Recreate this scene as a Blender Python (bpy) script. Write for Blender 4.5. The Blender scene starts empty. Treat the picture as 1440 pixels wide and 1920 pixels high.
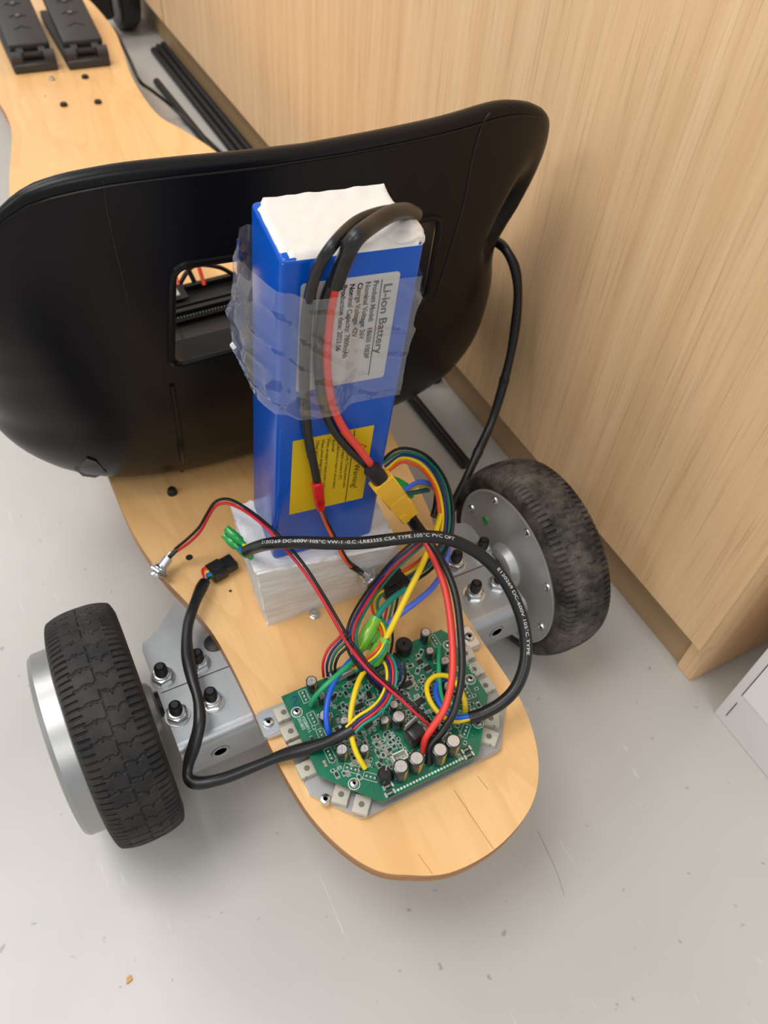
import bpy, bmesh, math, random
from mathutils import Vector, Matrix

# ------------------------------------------------------------------ camera
FPX = 1503.78                      # focal length in pixels of the 1440 x 1920 frame
YAW, PITCH, ROLL, CAMZ = 0.55548, 0.86274, -0.10298, 0.60545
_cy, _sy, _cp, _sp = math.cos(YAW), math.sin(YAW), math.cos(PITCH), math.sin(PITCH)
_f = Vector((_sy * _cp, _cy * _cp, -_sp)); _r0 = Vector((_cy, -_sy, 0)); _d0 = _f.cross(_r0)
_r = math.cos(ROLL) * _r0 + math.sin(ROLL) * _d0
_d = -math.sin(ROLL) * _r0 + math.cos(ROLL) * _d0
EYE = Vector((0, 0, CAMZ))
scene = bpy.context.scene
C = scene.collection
cd = bpy.data.cameras.new('camera'); cam = bpy.data.objects.new('camera', cd); C.objects.link(cam)
cd.sensor_fit = 'HORIZONTAL'; cd.sensor_width = 36.0; cd.lens = FPX * 36.0 / 1440.0
cd.clip_start = 0.01; cd.clip_end = 60
cam.matrix_world = Matrix(((_r.x, -_d.x, -_f.x, 0), (_r.y, -_d.y, -_f.y, 0), (_r.z, -_d.z, -_f.z, CAMZ), (0, 0, 0, 1)))
cd.dof.use_dof = True; cd.dof.focus_distance = 0.45; cd.dof.aperture_fstop = 15
scene.camera = cam
# ------------------------------------------------------------------ light and exposure
world = bpy.data.worlds.new('room_light'); scene.world = world; world.use_nodes = True
bgn = world.node_tree.nodes['Background']
bgn.inputs[0].default_value = (0.93, 0.96, 1.0, 1); bgn.inputs[1].default_value = 0.56
def area(name, loc, sx, sy, power, rot=(0, 0, 0), col=(1, 0.97, 0.93)):
    l = bpy.data.lights.new(name, 'AREA'); l.shape = 'RECTANGLE'; l.size = sx; l.size_y = sy; l.energy = power; l.color = col
    o = bpy.data.objects.new(name, l); C.objects.link(o); o.location = loc; o.rotation_euler = rot
    return o
area('ceiling_lamp', (-0.7, 0.7, 2.6), 1.2, 1.2, 34)
area('ceiling_lamp', (-0.9, 3.0, 2.6), 1.2, 1.2, 36)
area('ceiling_lamp', (-2.8, 0.6, 2.6), 1.2, 1.2, 30)
area('ceiling_lamp', (-0.3, -1.7, 2.6), 1.2, 1.2, 20)
vs = scene.view_settings
vs.view_transform = 'Standard'; vs.look = 'None'; vs.gamma = 1.0; vs.exposure = 0.0; vs.use_curve_mapping = False
random.seed(7)

# ------------------------------------------------------------------ geometry helpers
def P(px, py, z=None, y=None, x=None):
    """the point at a known height (or depth) that the photograph shows at a pixel"""
    d = _f + _r * ((px - 720) / FPX) + _d * ((py - 960) / FPX)
    if z is not None: t = (z - CAMZ) / d.z
    elif y is not None: t = y / d.y
    else: t = x / d.x
    return EYE + d * t
def PL(px, py, p0, n):
    d = _f + _r * ((px - 720) / FPX) + _d * ((py - 960) / FPX)
    return EYE + d * ((p0 - EYE).dot(n) / d.dot(n))
def lin(c):
    return tuple((v / 12.92 if v <= 0.04045 else ((v + 0.055) / 1.055) ** 2.4) for v in c)
def rgb(r, g, b): return lin((r / 255, g / 255, b / 255))

WM = {}
class MB:
    def __init__(s): s.bm = bmesh.new()
    def _mark(s, faces, mi):
        for f in faces: f.material_index = mi
    def add(s, vs_, fs, mi=0, M=None):
        bv = [s.bm.verts.new((M @ Vector(v)) if M else v) for v in vs_]
        out = []
        for f in fs:
            try: out.append(s.bm.faces.new([bv[i] for i in f]))
            except ValueError: pass
        s._mark(out, mi); return bv, out
    def box(s, c, size, bevel=0.0, mi=0, M=None, seg=1):
        mat = (M or Matrix()) @ Matrix.Translation(c) @ Matrix.Diagonal((*size, 1))
        r = bmesh.ops.create_cube(s.bm, size=1.0, matrix=mat)
        fs = list({f for v in r['verts'] for f in v.link_faces}); s._mark(fs, mi)
        if bevel > 0:
            es = list({e for v in r['verts'] for e in v.link_edges})
            q = bmesh.ops.bevel(s.bm, geom=es, offset=bevel, segments=seg, affect='EDGES', profile=0.5, clamp_overlap=True, material=-1)
        return s
    def cyl(s, p0, p1, r0, r1=None, seg=16, mi=0, caps=True):
        r1 = r0 if r1 is None else r1
        p0 = Vector(p0); p1 = Vector(p1); a = (p1 - p0).normalized()
        u = a.orthogonal().normalized(); w = a.cross(u)
        n = seg; V = []
        for p, r in ((p0, r0), (p1, r1)):
            for i in range(n):
                t = 2 * math.pi * i / n; V.append(p + (u * math.cos(t) + w * math.sin(t)) * r)
        F = [(i, (i + 1) % n, n + (i + 1) % n, n + i) for i in range(n)]
        if caps: F += [tuple(range(n - 1, -1, -1)), tuple(range(n, 2 * n))]
        s.add(V, F, mi); return s
    def lathe(s, prof, M=None, seg=32, mi=0, mis=None, close=False):
        """prof: (radius, height) pairs around local z"""
        V = []; F = []; K = []
        m = len(prof)
        for i in range(seg):
            t = 2 * math.pi * i / seg
            for (r, h) in prof: V.append((r * math.cos(t), r * math.sin(t), h))
        for i in range(seg):
            j = (i + 1) % seg
            for k in range(m - 1 if not close else m):
                k2 = (k + 1) % m
                F.append((i * m + k, j * m + k, j * m + k2, i * m + k2)); K.append(k)
        bv, fs = s.add(V, F, mi, M)
        if mis:
            for f, k in zip(fs, K): f.material_index = mis[k]
        if not close:
            for k in (0, m - 1):
                if prof[k][0] > 1e-6:
                    ring = [bv[i * m + k] for i in range(seg)]
                    try:
                        f = s.bm.faces.new(ring if k else ring[::-1]); f.material_index = (mis[min(k, m - 2)] if mis else mi)
                    except ValueError: pass
        bmesh.ops.remove_doubles(s.bm, verts=bv, dist=1e-7)
        return s
    def prism(s, poly, z0, z1, mi=0, M=None, side=None, bevel=0.0):
        n = len(poly); M = M or Matrix()
        V = [(x, y, z0) for x, y in poly] + [(x, y, z1) for x, y in poly]
        F = [tuple(range(n - 1, -1, -1)), tuple(range(n, 2 * n))] + [(i, (i + 1) % n, n + (i + 1) % n, n + i) for i in range(n)]
        bv, fs = s.add(V, F, mi, M)
        if side is not None: s._mark(fs[2:], side)
        if bevel > 0:
            top = [e for e in fs[1].edges]
            bmesh.ops.bevel(s.bm, geom=top, offset=bevel, segments=2, affect='EDGES', profile=0.5, clamp_overlap=True, material=-1)
        return s
    def tube(s, pts, r, seg=10, mi=0, n=6, flat=1.0, caps=True, rf=None):
        pts = smooth(pts, n); N = len(pts)
        T = [((pts[min(i + 1, N - 1)] - pts[max(i - 1, 0)])).normalized() for i in range(N)]
        u = T[0].orthogonal().normalized(); V = []
        up = Vector((0, 0, 1))
        for i in range(N):
            if flat != 1.0:
                q = up - T[i] * up.dot(T[i]); u = q.normalized() if q.length > 0.2 else (u - T[i] * u.dot(T[i])).normalized()
            else: u = (u - T[i] * u.dot(T[i])).normalized()
            w = T[i].cross(u); rr = r * (rf(i / (N - 1)) if rf else 1)
            for k in range(seg):
                t = 2 * math.pi * k / seg
                V.append(pts[i] + u * (math.cos(t) * rr * flat) + w * (math.sin(t) * rr))
        F = [(i * seg + k, i * seg + (k + 1) % seg, (i + 1) * seg + (k + 1) % seg, (i + 1) * seg + k) for i in range(N - 1) for k in range(seg)]
        if caps: F += [tuple(range(seg - 1, -1, -1)), tuple(range((N - 1) * seg, N * seg))]
        s.add(V, F, mi); return s
    def mesh(s, name, mats, ang=40, fix=False):
        if fix: bmesh.ops.recalc_face_normals(s.bm, faces=s.bm.faces)
        me = bpy.data.meshes.new(name); s.bm.to_mesh(me); s.bm.free()
        for m in (mats if isinstance(mats, (list, tuple)) else [mats]): me.materials.append(m)
        me.shade_smooth()
        me.set_sharp_from_angle(angle=math.radians(ang))
        return me
    def build(s, name, mats, parent=None, ang=40, fix=False, M=None):
        return put(name, s.mesh(name, mats, ang, fix), parent, M)
def put(name, me, parent=None, M=None):
    o = bpy.data.objects.new(name, me); C.objects.link(o)
    w = M.copy() if M is not None else Matrix()
    WM[o] = w
    if parent is not None:
        o.parent = parent; o.matrix_parent_inverse = WM[parent].inverted()
    o.matrix_basis = w
    return o
def empty(name, loc, parent=None):
    o = bpy.data.objects.new(name, None); o.empty_display_size = 0.02; C.objects.link(o)
    w = Matrix.Translation(loc); WM[o] = w
    if parent is not None:
        o.parent = parent; o.matrix_parent_inverse = WM[parent].inverted()
    o.matrix_basis = w
    return o
def tag(o, label=None, cat=None, group=None, kind=None):
    if label: o['label'] = label
    if cat: o['category'] = cat
    if group: o['group'] = group
    if kind: o['kind'] = kind
    return o
def smooth(pts, n=6):
    p = [Vector(q) for q in pts]
    if n <= 1 or len(p) < 3: return p
    p = [2 * p[0] - p[1]] + p + [2 * p[-1] - p[-2]]
    out = []
    for i in range(1, len(p) - 2):
        a, b, c, d = p[i - 1], p[i], p[i + 1], p[i + 2]
        for k in range(n):
            t = k / n
            out.append(0.5 * ((2 * b) + (c - a) * t + (2 * a - 5 * b + 4 * c - d) * t * t + (3 * b - a - 3 * c + d) * t ** 3))
    out.append(p[-2]); return out
def frame(o, x, y, z):
    return Matrix(((x[0], y[0], z[0], o[0]), (x[1], y[1], z[1], o[1]), (x[2], y[2], z[2], o[2]), (0, 0, 0, 1)))
def along(p0, p1, up=Vector((0, 0, 1))):
    """a frame at p0 whose z axis points to p1"""
    z = (Vector(p1) - Vector(p0)).normalized(); x = up.cross(z)
    if x.length < 1e-4: x = Vector((1, 0, 0))
    x.normalize(); return frame(p0, x, z.cross(x), z)
def text_geo(s, size, align='LEFT', res=3, bold=0.0):
    cu = bpy.data.curves.new('t', 'FONT'); cu.body = s; cu.size = size; cu.align_x = align; cu.resolution_u = res; cu.offset = bold
    ob = bpy.data.objects.new('t', cu); C.objects.link(ob)
    bpy.context.view_layer.update()
    me = bpy.data.meshes.new_from_object(ob.evaluated_get(bpy.context.evaluated_depsgraph_get()))
    V = [v.co.copy() for v in me.vertices]; F = [tuple(p.vertices) for p in me.polygons]
    bpy.data.objects.remove(ob); bpy.data.curves.remove(cu); bpy.data.meshes.remove(me)
    return V, F
def rrect(w, h, r, n=4, cx=0, cy=0):
    out = []
    for sx, sy, a0 in ((1, 1, 0), (-1, 1, 90), (-1, -1, 180), (1, -1, 270)):
        for k in range(n + 1):
            a = math.radians(a0 + 90 * k / n)
            out.append((cx + sx * (w / 2 - r) + r * math.cos(a), cy + sy * (h / 2 - r) + r * math.sin(a)))
    return out

# ------------------------------------------------------------------ materials
def mat(name, col, rough=0.5, metal=0.0, bump=0.0, bscale=200.0, var=0.0, vscale=20.0, spec=0.5, alpha=1.0, trans=0.0, stretch=None, emit=None, aniso=0.0, coat=0.0):
    m = bpy.data.materials.new(name); m.use_nodes = True
    nt = m.node_tree; b = nt.nodes['Principled BSDF']
    b.inputs['Base Color'].default_value = (*col, 1); b.inputs['Roughness'].default_value = rough; b.inputs['Metallic'].default_value = metal
    b.inputs['Specular IOR Level'].default_value = spec; b.inputs['Alpha'].default_value = alpha; b.inputs['Transmission Weight'].default_value = trans
    b.inputs['Coat Weight'].default_value = coat
    tc = nt.nodes.new('ShaderNodeTexCoord'); mp = nt.nodes.new('ShaderNodeMapping'); nt.links.new(tc.outputs['Object'], mp.inputs[0])
    if stretch: mp.inputs['Scale'].default_value = stretch
    if var > 0:
        n = nt.nodes.new('ShaderNodeTexNoise'); n.inputs['Scale'].default_value = vscale; n.inputs['Detail'].default_value = 5
        nt.links.new(mp.outputs[0], n.inputs['Vector'])
        r = nt.nodes.new('ShaderNodeValToRGB')
        r.color_ramp.elements[0].position = 0.3; r.color_ramp.elements[1].position = 0.7
        r.color_ramp.elements[0].color = (*[c * (1 - var) for c in col], 1); r.color_ramp.elements[1].color = (*[min(1, c * (1 + var)) for c in col], 1)
        nt.links.new(n.outputs[0], r.inputs[0]); nt.links.new(r.outputs[0], b.inputs['Base Color'])
    if bump > 0:
        n2 = nt.nodes.new('ShaderNodeTexNoise'); n2.inputs['Scale'].default_value = bscale; n2.inputs['Detail'].default_value = 4
        nt.links.new(mp.outputs[0], n2.inputs['Vector'])
        bp = nt.nodes.new('ShaderNodeBump'); bp.inputs['Strength'].default_value = bump; bp.inputs['Distance'].default_value = 0.001
        nt.links.new(n2.outputs[0], bp.inputs['Height']); nt.links.new(bp.outputs[0], b.inputs['Normal'])
    return m
class NT:
    """small node helper"""
    def __init__(s, m): s.nt = m.node_tree; s.b = s.nt.nodes['Principled BSDF']
    def n(s, t, **kw):
        q = s.nt.nodes.new(t)
        for k, v in kw.items():
            if k in q.inputs: q.inputs[k].default_value = v
            else: setattr(q, k, v)
        return q
    def l(s, a, b): s.nt.links.new(a, b)
    def ramp(s, src, stops):
        r = s.n('ShaderNodeValToRGB'); e = r.color_ramp.elements
        while len(e) < len(stops): e.new(0.5)
        for el, (p, c) in zip(e, stops): el.position = p; el.color = (*c, 1) if len(c) == 3 else c
        s.l(src, r.inputs[0]); return r.outputs[0]
    def coord(s, scale=(1, 1, 1), rot=(0, 0, 0), loc=(0, 0, 0)):
        tc = s.n('ShaderNodeTexCoord'); mp = s.n('ShaderNodeMapping'); s.l(tc.outputs['Object'], mp.inputs[0])
        mp.inputs['Scale'].default_value = scale; mp.inputs['Rotation'].default_value = rot; mp.inputs['Location'].default_value = loc
        return mp.outputs[0]
    def noise(s, vec, scale, detail=4, rough=0.5, dist=0.0):
        q = s.n('ShaderNodeTexNoise'); q.inputs['Scale'].default_value = scale; q.inputs['Detail'].default_value = detail
        q.inputs['Roughness'].default_value = rough; q.inputs['Distortion'].default_value = dist
        s.l(vec, q.inputs['Vector']); return q.outputs[0]
    def mix(s, fac, a, b, mode='MIX'):
        q = s.n('ShaderNodeMix', data_type='RGBA', blend_type=mode)
        if isinstance(fac, float): q.inputs[0].default_value = fac
        else: s.l(fac, q.inputs[0])
        for i, v in ((6, a), (7, b)):
            if isinstance(v, tuple): q.inputs[i].default_value = (*v, 1)
            else: s.l(v, q.inputs[i])
        return q.outputs[2]
    def math(s, op, a, b):
        q = s.n('ShaderNodeMath', operation=op)
        for i, v in ((0, a), (1, b)):
            if isinstance(v, (int, float)): q.inputs[i].default_value = v
            else: s.l(v, q.inputs[i])
        return q.outputs[0]
    def bump(s, h, strength, dist=0.001):
        q = s.n('ShaderNodeBump'); q.inputs['Strength'].default_value = strength; q.inputs['Distance'].default_value = dist
        s.l(h, q.inputs['Height']); s.l(q.outputs[0], s.b.inputs['Normal'])
M = {}
# painted grey floor: faint mottling, scuffs, specks
m = mat('grey_floor_paint', rgb(190, 190, 187), 0.32); k = NT(m); v = k.coord()
a = k.ramp(k.noise(v, 2.2, 5, 0.6), [(0.3, rgb(185, 182, 177)), (0.7, rgb(196, 193, 187))])
sp = k.ramp(k.noise(v, 95, 2, 0.5), [(0.71, (0, 0, 0)), (0.75, (1, 1, 1))])
a = k.mix(k.math('MULTIPLY', sp, 0.5), a, rgb(118, 114, 108))
sc = k.ramp(k.noise(k.coord((60, 5, 1), (0, 0, 0.35)), 3.0, 3, 0.55, 0.6), [(0.70, (0, 0, 0)), (0.74, (1, 1, 1))])
a = k.mix(k.math('MULTIPLY', sc, 0.35), a, rgb(226, 224, 220))
k.l(a, k.b.inputs['Base Color']); k.l(k.ramp(k.noise(v, 6, 4), [(0.3, (0.26,) * 3), (0.7, (0.42,) * 3)]), k.b.inputs['Roughness'])
k.bump(k.noise(v, 40, 3), 0.08, 0.002); M['floor'] = m
# oak-look laminate, vertical grain
def laminate(name, c0, c1, c2):
    m = mat(name, c1, 0.45); k = NT(m)
    v = k.coord((1, 1, 0.012))
    g1 = k.noise(v, 75, 5, 0.6, 0.2); g2 = k.noise(k.coord((1, 1, 0.022)), 400, 3, 0.6)
    a = k.ramp(g1, [(0.28, c0), (0.5, c1), (0.72, c2)])
    pores = k.ramp(g2, [(0.54, (0, 0, 0)), (0.70, (1, 1, 1))])
    a = k.mix(k.math('MULTIPLY', pores, 0.42), a, tuple(x * 0.55 for x in c0))
    k.l(a, k.b.inputs['Base Color']); k.bump(g2, 0.12, 0.0006); return m
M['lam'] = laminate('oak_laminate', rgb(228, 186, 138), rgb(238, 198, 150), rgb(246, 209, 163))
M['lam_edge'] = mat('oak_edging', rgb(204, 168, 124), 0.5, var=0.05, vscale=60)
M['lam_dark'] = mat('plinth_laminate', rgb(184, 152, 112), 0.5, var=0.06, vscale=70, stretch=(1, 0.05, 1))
# maple plywood
m = mat('maple_ply', rgb(222, 168, 100), 0.33, coat=0.25); k = NT(m)
ring = k.noise(k.coord((3.0, 0.55, 1), (0, 0, 0.05)), 3.2, 3, 0.45, 0.7)
rings = k.ramp(k.math('FRACT', k.math('MULTIPLY', ring, 9.0), 0), [(0.0, (0.0,) * 3), (0.55, (0.25,) * 3), (0.9, (1,) * 3), (1.0, (0.1,) * 3)])
fine = k.noise(k.coord((1, 0.045, 1)), 420, 4, 0.6)
a = k.ramp(k.noise(k.coord((1, 0.3, 1)), 12, 4), [(0.3, rgb(232, 184, 122)), (0.7, rgb(242, 199, 140))])
a = k.mix(k.math('MULTIPLY', rings, 0.34), a, rgb(213, 160, 98))
a = k.mix(k.ramp(fine, [(0.5, (0, 0, 0)), (0.8, (0.45,) * 3)]), a, rgb(216, 164, 102))
k.l(a, k.b.inputs['Base Color']); k.bump(fine, 0.05, 0.0005); M['maple'] = m
m = mat('ply_edge', rgb(170, 112, 58), 0.5); k = NT(m)
a = k.ramp(k.noise(k.coord((1, 1, 60)), 8, 3), [(0.35, rgb(146, 92, 46)), (0.65, rgb(196, 140, 82))])
k.l(a, k.b.inputs['Base Color']); M['ply'] = m
M['seat'] = mat('black_seat_plastic', rgb(15, 13, 15), 0.32, bump=0.04, bscale=900, spec=0.26)
M['seat_in'] = mat('seat_inner_plastic', rgb(40, 38, 39), 0.42, spec=0.45)
M['tear'] = mat('seat_scuff', rgb(62, 56, 54), 0.6)
m = mat('tyre_rubber', rgb(38, 36, 36), 0.62, spec=0.35); k = NT(m); v = k.coord()
dirt = k.ramp(k.noise(v, 38, 6, 0.65), [(0.42, (0, 0, 0)), (0.7, (1, 1, 1))])
a = k.mix(k.math('MULTIPLY', dirt, 0.28), rgb(33, 32, 32), rgb(92, 84, 76)); k.l(a, k.b.inputs['Base Color'])
k.bump(k.noise(v, 500, 3), 0.15, 0.0006); M['tyre'] = m
m = mat('tyre_rubber_dusty', rgb(60, 56, 52), 0.6, spec=0.4); k = NT(m); v = k.coord()
dirt = k.ramp(k.noise(v, 30, 7, 0.7), [(0.44, (0, 0, 0)), (0.68, (1, 1, 1))])
a = k.mix(k.math('MULTIPLY', dirt, 0.75), rgb(32, 31, 31), rgb(118, 108, 98)); k.l(a, k.b.inputs['Base Color'])
k.bump(k.noise(v, 500, 3), 0.2, 0.0006); M['tyre_dusty'] = m
M['alu'] = mat('brushed_aluminium', rgb(176, 176, 174), 0.38, 0.92, bump=0.05, bscale=300, var=0.05, vscale=25)
M['hubp'] = mat('turned_aluminium', rgb(205, 205, 202), 0.36, 0.62, bump=0.04, bscale=300)
M['zinc'] = mat('galvanised_steel', rgb(178, 181, 184), 0.42, 0.85, bump=0.06, bscale=120, var=0.08, vscale=45)
M['bright'] = mat('zinc_plated_nut', rgb(214, 216, 216), 0.22, 1.0)
M['bolt'] = mat('black_oxide_bolt', rgb(48, 47, 47), 0.45, 0.5)
M['blackm'] = mat('black_metal', rgb(22, 22, 24), 0.4)
M['plate'] = mat('heat_plate', rgb(170, 168, 166), 0.42, 0.45, bump=0.03, bscale=200)
M['plate_edge'] = mat('polished_plate', rgb(206, 208, 210), 0.2, 0.95)
M['black'] = mat('black_plastic', rgb(20, 20, 21), 0.42)
M['pedal'] = mat('pedal_plastic', rgb(52, 50, 52), 0.55, bump=0.1, bscale=700)
M['cable'] = mat('black_pvc', rgb(22, 22, 23), 0.36, bump=0.06, bscale=160)
M['sleeve'] = mat('black_heat_shrink', rgb(23, 23, 25), 0.34, bump=0.25, bscale=70)
def pvc(n, *c): M[n] = mat(n + '_pvc', rgb(*c), 0.36)
pvc('red', 230, 66, 54); pvc('crimson', 205, 36, 52); pvc('wblack', 20, 20, 21); pvc('yellow', 240, 206, 20); pvc('teal', 16, 140, 122); pvc('navy', 34, 44, 108)
pvc('blue', 22, 92, 214); pvc('periwinkle', 84, 116, 224); pvc('green', 40, 160, 104); pvc('orange', 236, 86, 40); pvc('dgreen', 8, 104, 84)
M['xt'] = mat('yellow_nylon', rgb(246, 190, 52), 0.4, spec=0.4)
M['jst'] = mat('red_nylon', rgb(206, 18, 26), 0.32)
M['bullet'] = mat('green_sleeve', rgb(128, 218, 70), 0.16, alpha=0.66, coat=0.4)
M['bulletg'] = mat('dark_green_sleeve', rgb(30, 160, 70), 0.2, alpha=0.9, coat=0.4)
M['brass'] = mat('brass', rgb(216, 178, 92), 0.25, 1.0)
m = mat('blue_shrink_wrap', rgb(0, 82, 186), 0.22, bump=0.10, bscale=40, coat=0.0, spec=0.4); M['bat'] = m
M['silicone'] = mat('white_sealant', rgb(226, 222, 216), 0.42, bump=0.5, bscale=45)
M['label'] = mat('grey_white_label', rgb(196, 194, 192), 0.4)
M['wlabel'] = mat('yellow_label', rgb(222, 186, 12), 0.4)
M['ink'] = mat('black_print', rgb(26, 25, 25), 0.5)
M['redink'] = mat('red_print', rgb(196, 30, 24), 0.5)
M['wprint'] = mat('white_print', rgb(214, 214, 212), 0.5)
m = mat('white_foam', rgb(236, 235, 233), 0.75, bump=0.9, bscale=260); M['foam'] = m
b = m.node_tree.nodes['Principled BSDF']; b.inputs['Subsurface Weight'].default_value = 0.15; b.inputs['Subsurface Radius'].default_value = (0.004,) * 3
m = mat('foam_layers', rgb(226, 222, 216), 0.75); k = NT(m)
h = k.noise(k.coord((1, 1, 9)), 34, 5, 0.6); k.l(k.ramp(h, [(0.3, rgb(214, 209, 202)), (0.7, rgb(234, 231, 226))]), k.b.inputs['Base Color']); k.bump(h, 0.45, 0.0015); M['foam_side'] = m
# circuit board: green solder mask with fine tracks
m = mat('solder_mask', rgb(0, 104, 72), 0.3, coat=0.2); k = NT(m); v = k.coord()
vo = k.n('ShaderNodeTexVoronoi', feature='DISTANCE_TO_EDGE', distance='MANHATTAN'); vo.inputs['Scale'].default_value = 260; k.l(v, vo.inputs['Vector'])
tr = k.ramp(vo.outputs[0], [(0.04, (1, 1, 1)), (0.09, (0, 0, 0))]); zn = k.ramp(k.noise(v, 60, 2), [(0.48, (0, 0, 0)), (0.54, (1, 1, 1))])
a = k.mix(k.math('MULTIPLY', k.math('MULTIPLY', tr, zn), 0.4), k.ramp(k.noise(v, 26, 3), [(0.35, rgb(0, 96, 68)), (0.65, rgb(4, 118, 82))]), rgb(0, 66, 48))
k.l(a, k.b.inputs['Base Color']); M['pcb'] = m
M['capgreen'] = mat('capacitor_sleeve', rgb(28, 44, 44), 0.22, coat=0.4)
M['gold'] = mat('capacitor_stripe', rgb(170, 146, 62), 0.3)
M['captop'] = mat('capacitor_top', rgb(214, 210, 208), 0.3, 0.8)
M['solder'] = mat('solder', rgb(206, 208, 206), 0.28, 0.85)
M['tabc'] = mat('transistor_tab', rgb(192, 186, 170), 0.5)
M['hole'] = mat('dark_hole', rgb(110, 106, 98), 0.6)
M['conn'] = mat('white_nylon', rgb(214, 214, 204), 0.45)
M['connb'] = mat('grey_nylon', rgb(176, 176, 166), 0.45)
M['carton'] = mat('white_card', rgb(240, 236, 234), 0.6, bump=0.1, bscale=60, var=0.02, vscale=14)
M['silk'] = mat('silkscreen', rgb(206, 220, 212), 0.5)
M['chip'] = mat('chip_black', rgb(24, 24, 25), 0.4)
M['smdtan'] = mat('chip_tan', rgb(150, 134, 112), 0.5)
M['bluepen'] = mat('blue_pen', rgb(20, 60, 150), 0.5)
M['chipwood'] = mat('wood_crumb', rgb(206, 152, 82), 0.6)
# clear tape
m = bpy.data.materials.new('clear_tape'); m.use_nodes = True; nt = m.node_tree; nt.nodes.remove(nt.nodes['Principled BSDF'])
ou = nt.nodes['Material Output']; tr_ = nt.nodes.new('ShaderNodeBsdfTransparent'); gl = nt.nodes.new('ShaderNodeBsdfGlossy'); df = nt.nodes.new('ShaderNodeBsdfDiffuse')
tr_.inputs[0].default_value = (0.95, 0.95, 0.94, 1); gl.inputs['Roughness'].default_value = 0.07; gl.inputs[0].default_value = (1, 1, 1, 1); df.inputs[0].default_value = (0.8, 0.8, 0.8, 1)
mx1 = nt.nodes.new('ShaderNodeMixShader'); mx2 = nt.nodes.new('ShaderNodeMixShader'); lw = nt.nodes.new('ShaderNodeLayerWeight'); lw.inputs[0].default_value = 0.5; fp = nt.nodes.new('ShaderNodeMath'); fp.operation = 'POWER'; fp.inputs[1].default_value = 3.0; nt.links.new(lw.outputs['Facing'], fp.inputs[0]); fr = nt.nodes.new('ShaderNodeMath'); fr.operation = 'MULTIPLY_ADD'; fr.inputs[1].default_value = 0.55; fr.inputs[2].default_value = 0.06; nt.links.new(fp.outputs[0], fr.inputs[0])
nt.links.new(tr_.outputs[0], mx1.inputs[1]); nt.links.new(df.outputs[0], mx1.inputs[2]); mx1.inputs[0].default_value = 0.085
nt.links.new(mx1.outputs[0], mx2.inputs[1]); nt.links.new(gl.outputs[0], mx2.inputs[2]); nt.links.new(fr.outputs[0], mx2.inputs[0])
nt.links.new(mx2.outputs[0], ou.inputs[0]); M['tape'] = m

# ================================================================== setting
mb = MB(); mb.box((0.3, 0.8, -0.01), (6, 6, 0.02)); f = mb.build('floor', M['floor']); tag(f, 'grey painted concrete floor with scuffs and specks', 'floor', kind='structure')

mb = MB(); mb.tube(smooth([P(1008, 1556, z=0.0001), P(1028, 1600, z=0.0001), P(1046, 1640, z=0.0001), P(1058, 1680, z=0.0001)], 4), 0.00022, 5, n=1); mb.build('floor_scratch', mat('scratch_grime', rgb(160, 154, 146), 0.7), f)
# ---- cabinet
CX, CE = 0.4076, 0.1594
cab = empty('wood_cabinet', (0.43, CE, 0)); tag(cab, 'oak-look cabinet with flat doors and recessed plinth beside the kart', 'cabinet')
def door(y0, y1):
    mb = MB(); mb.box((CX + 0.009, (y0 + y1) / 2, 0.064 + 0.43), (0.018, y1 - y0, 0.86), 0.0012); return mb.build('door', M['lam'], cab)
door(CE, 1.552); door(1.5555, 2.9)
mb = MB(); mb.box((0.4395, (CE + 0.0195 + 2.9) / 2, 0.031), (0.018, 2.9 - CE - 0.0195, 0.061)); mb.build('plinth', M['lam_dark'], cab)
mb = MB(); mb.box((0.72, CE + 0.010, 0.46), (0.585, 0.018, 0.92), 0.001); mb.build('side_panel', M['lam'], cab)
mb = MB(); mb.box((0.72, (CE + 2.9) / 2, 0.933), (0.64, 2.9 - CE + 0.03, 0.024), 0.002); mb.build('worktop', M['lam_edge'], cab)
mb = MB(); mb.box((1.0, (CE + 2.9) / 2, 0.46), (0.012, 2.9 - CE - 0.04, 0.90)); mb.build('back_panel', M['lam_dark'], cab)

# ---- white carton standing on the floor just past the cabinet end
BX, BY1 = 0.4262, 0.1288
bx = empty('white_carton', (0.56, -0.02, 0)); tag(bx, 'white cardboard box standing on the floor just past the cabinet corner', 'box')
mb = MB(); mb.box((BX + 0.17, BY1 - 0.16, 0.15), (0.34, 0.32, 0.30), 0.0016, seg=2); mb.build('box_body', M['carton'], bx)
pc = P(1394, 1303, x=BX)
mb = MB(); mb.box((BX - 0.0004, pc.y - 0.10, pc.z + 0.11), (0.0012, 0.20, 0.22), 0.0002); mb.build('side_flap', M['carton'], bx)
mb = MB(); mb.box((BX - 0.0002, pc.y + 0.0006, pc.z + 0.109), (0.0008, 0.0005, 0.222)); mb.build('flap_slit', M['ink'], bx)
sa, sb = P(1362, 1341, x=BX), P(1382, 1318, x=BX)
mb = MB(); mb.box((BX - 0.0002, (sa.y + sb.y) / 2, (sa.z + sb.z) / 2), (0.0008, 0.0006, abs(sb.z - sa.z))); mb.build('slot', M['ink'], bx)

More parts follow.
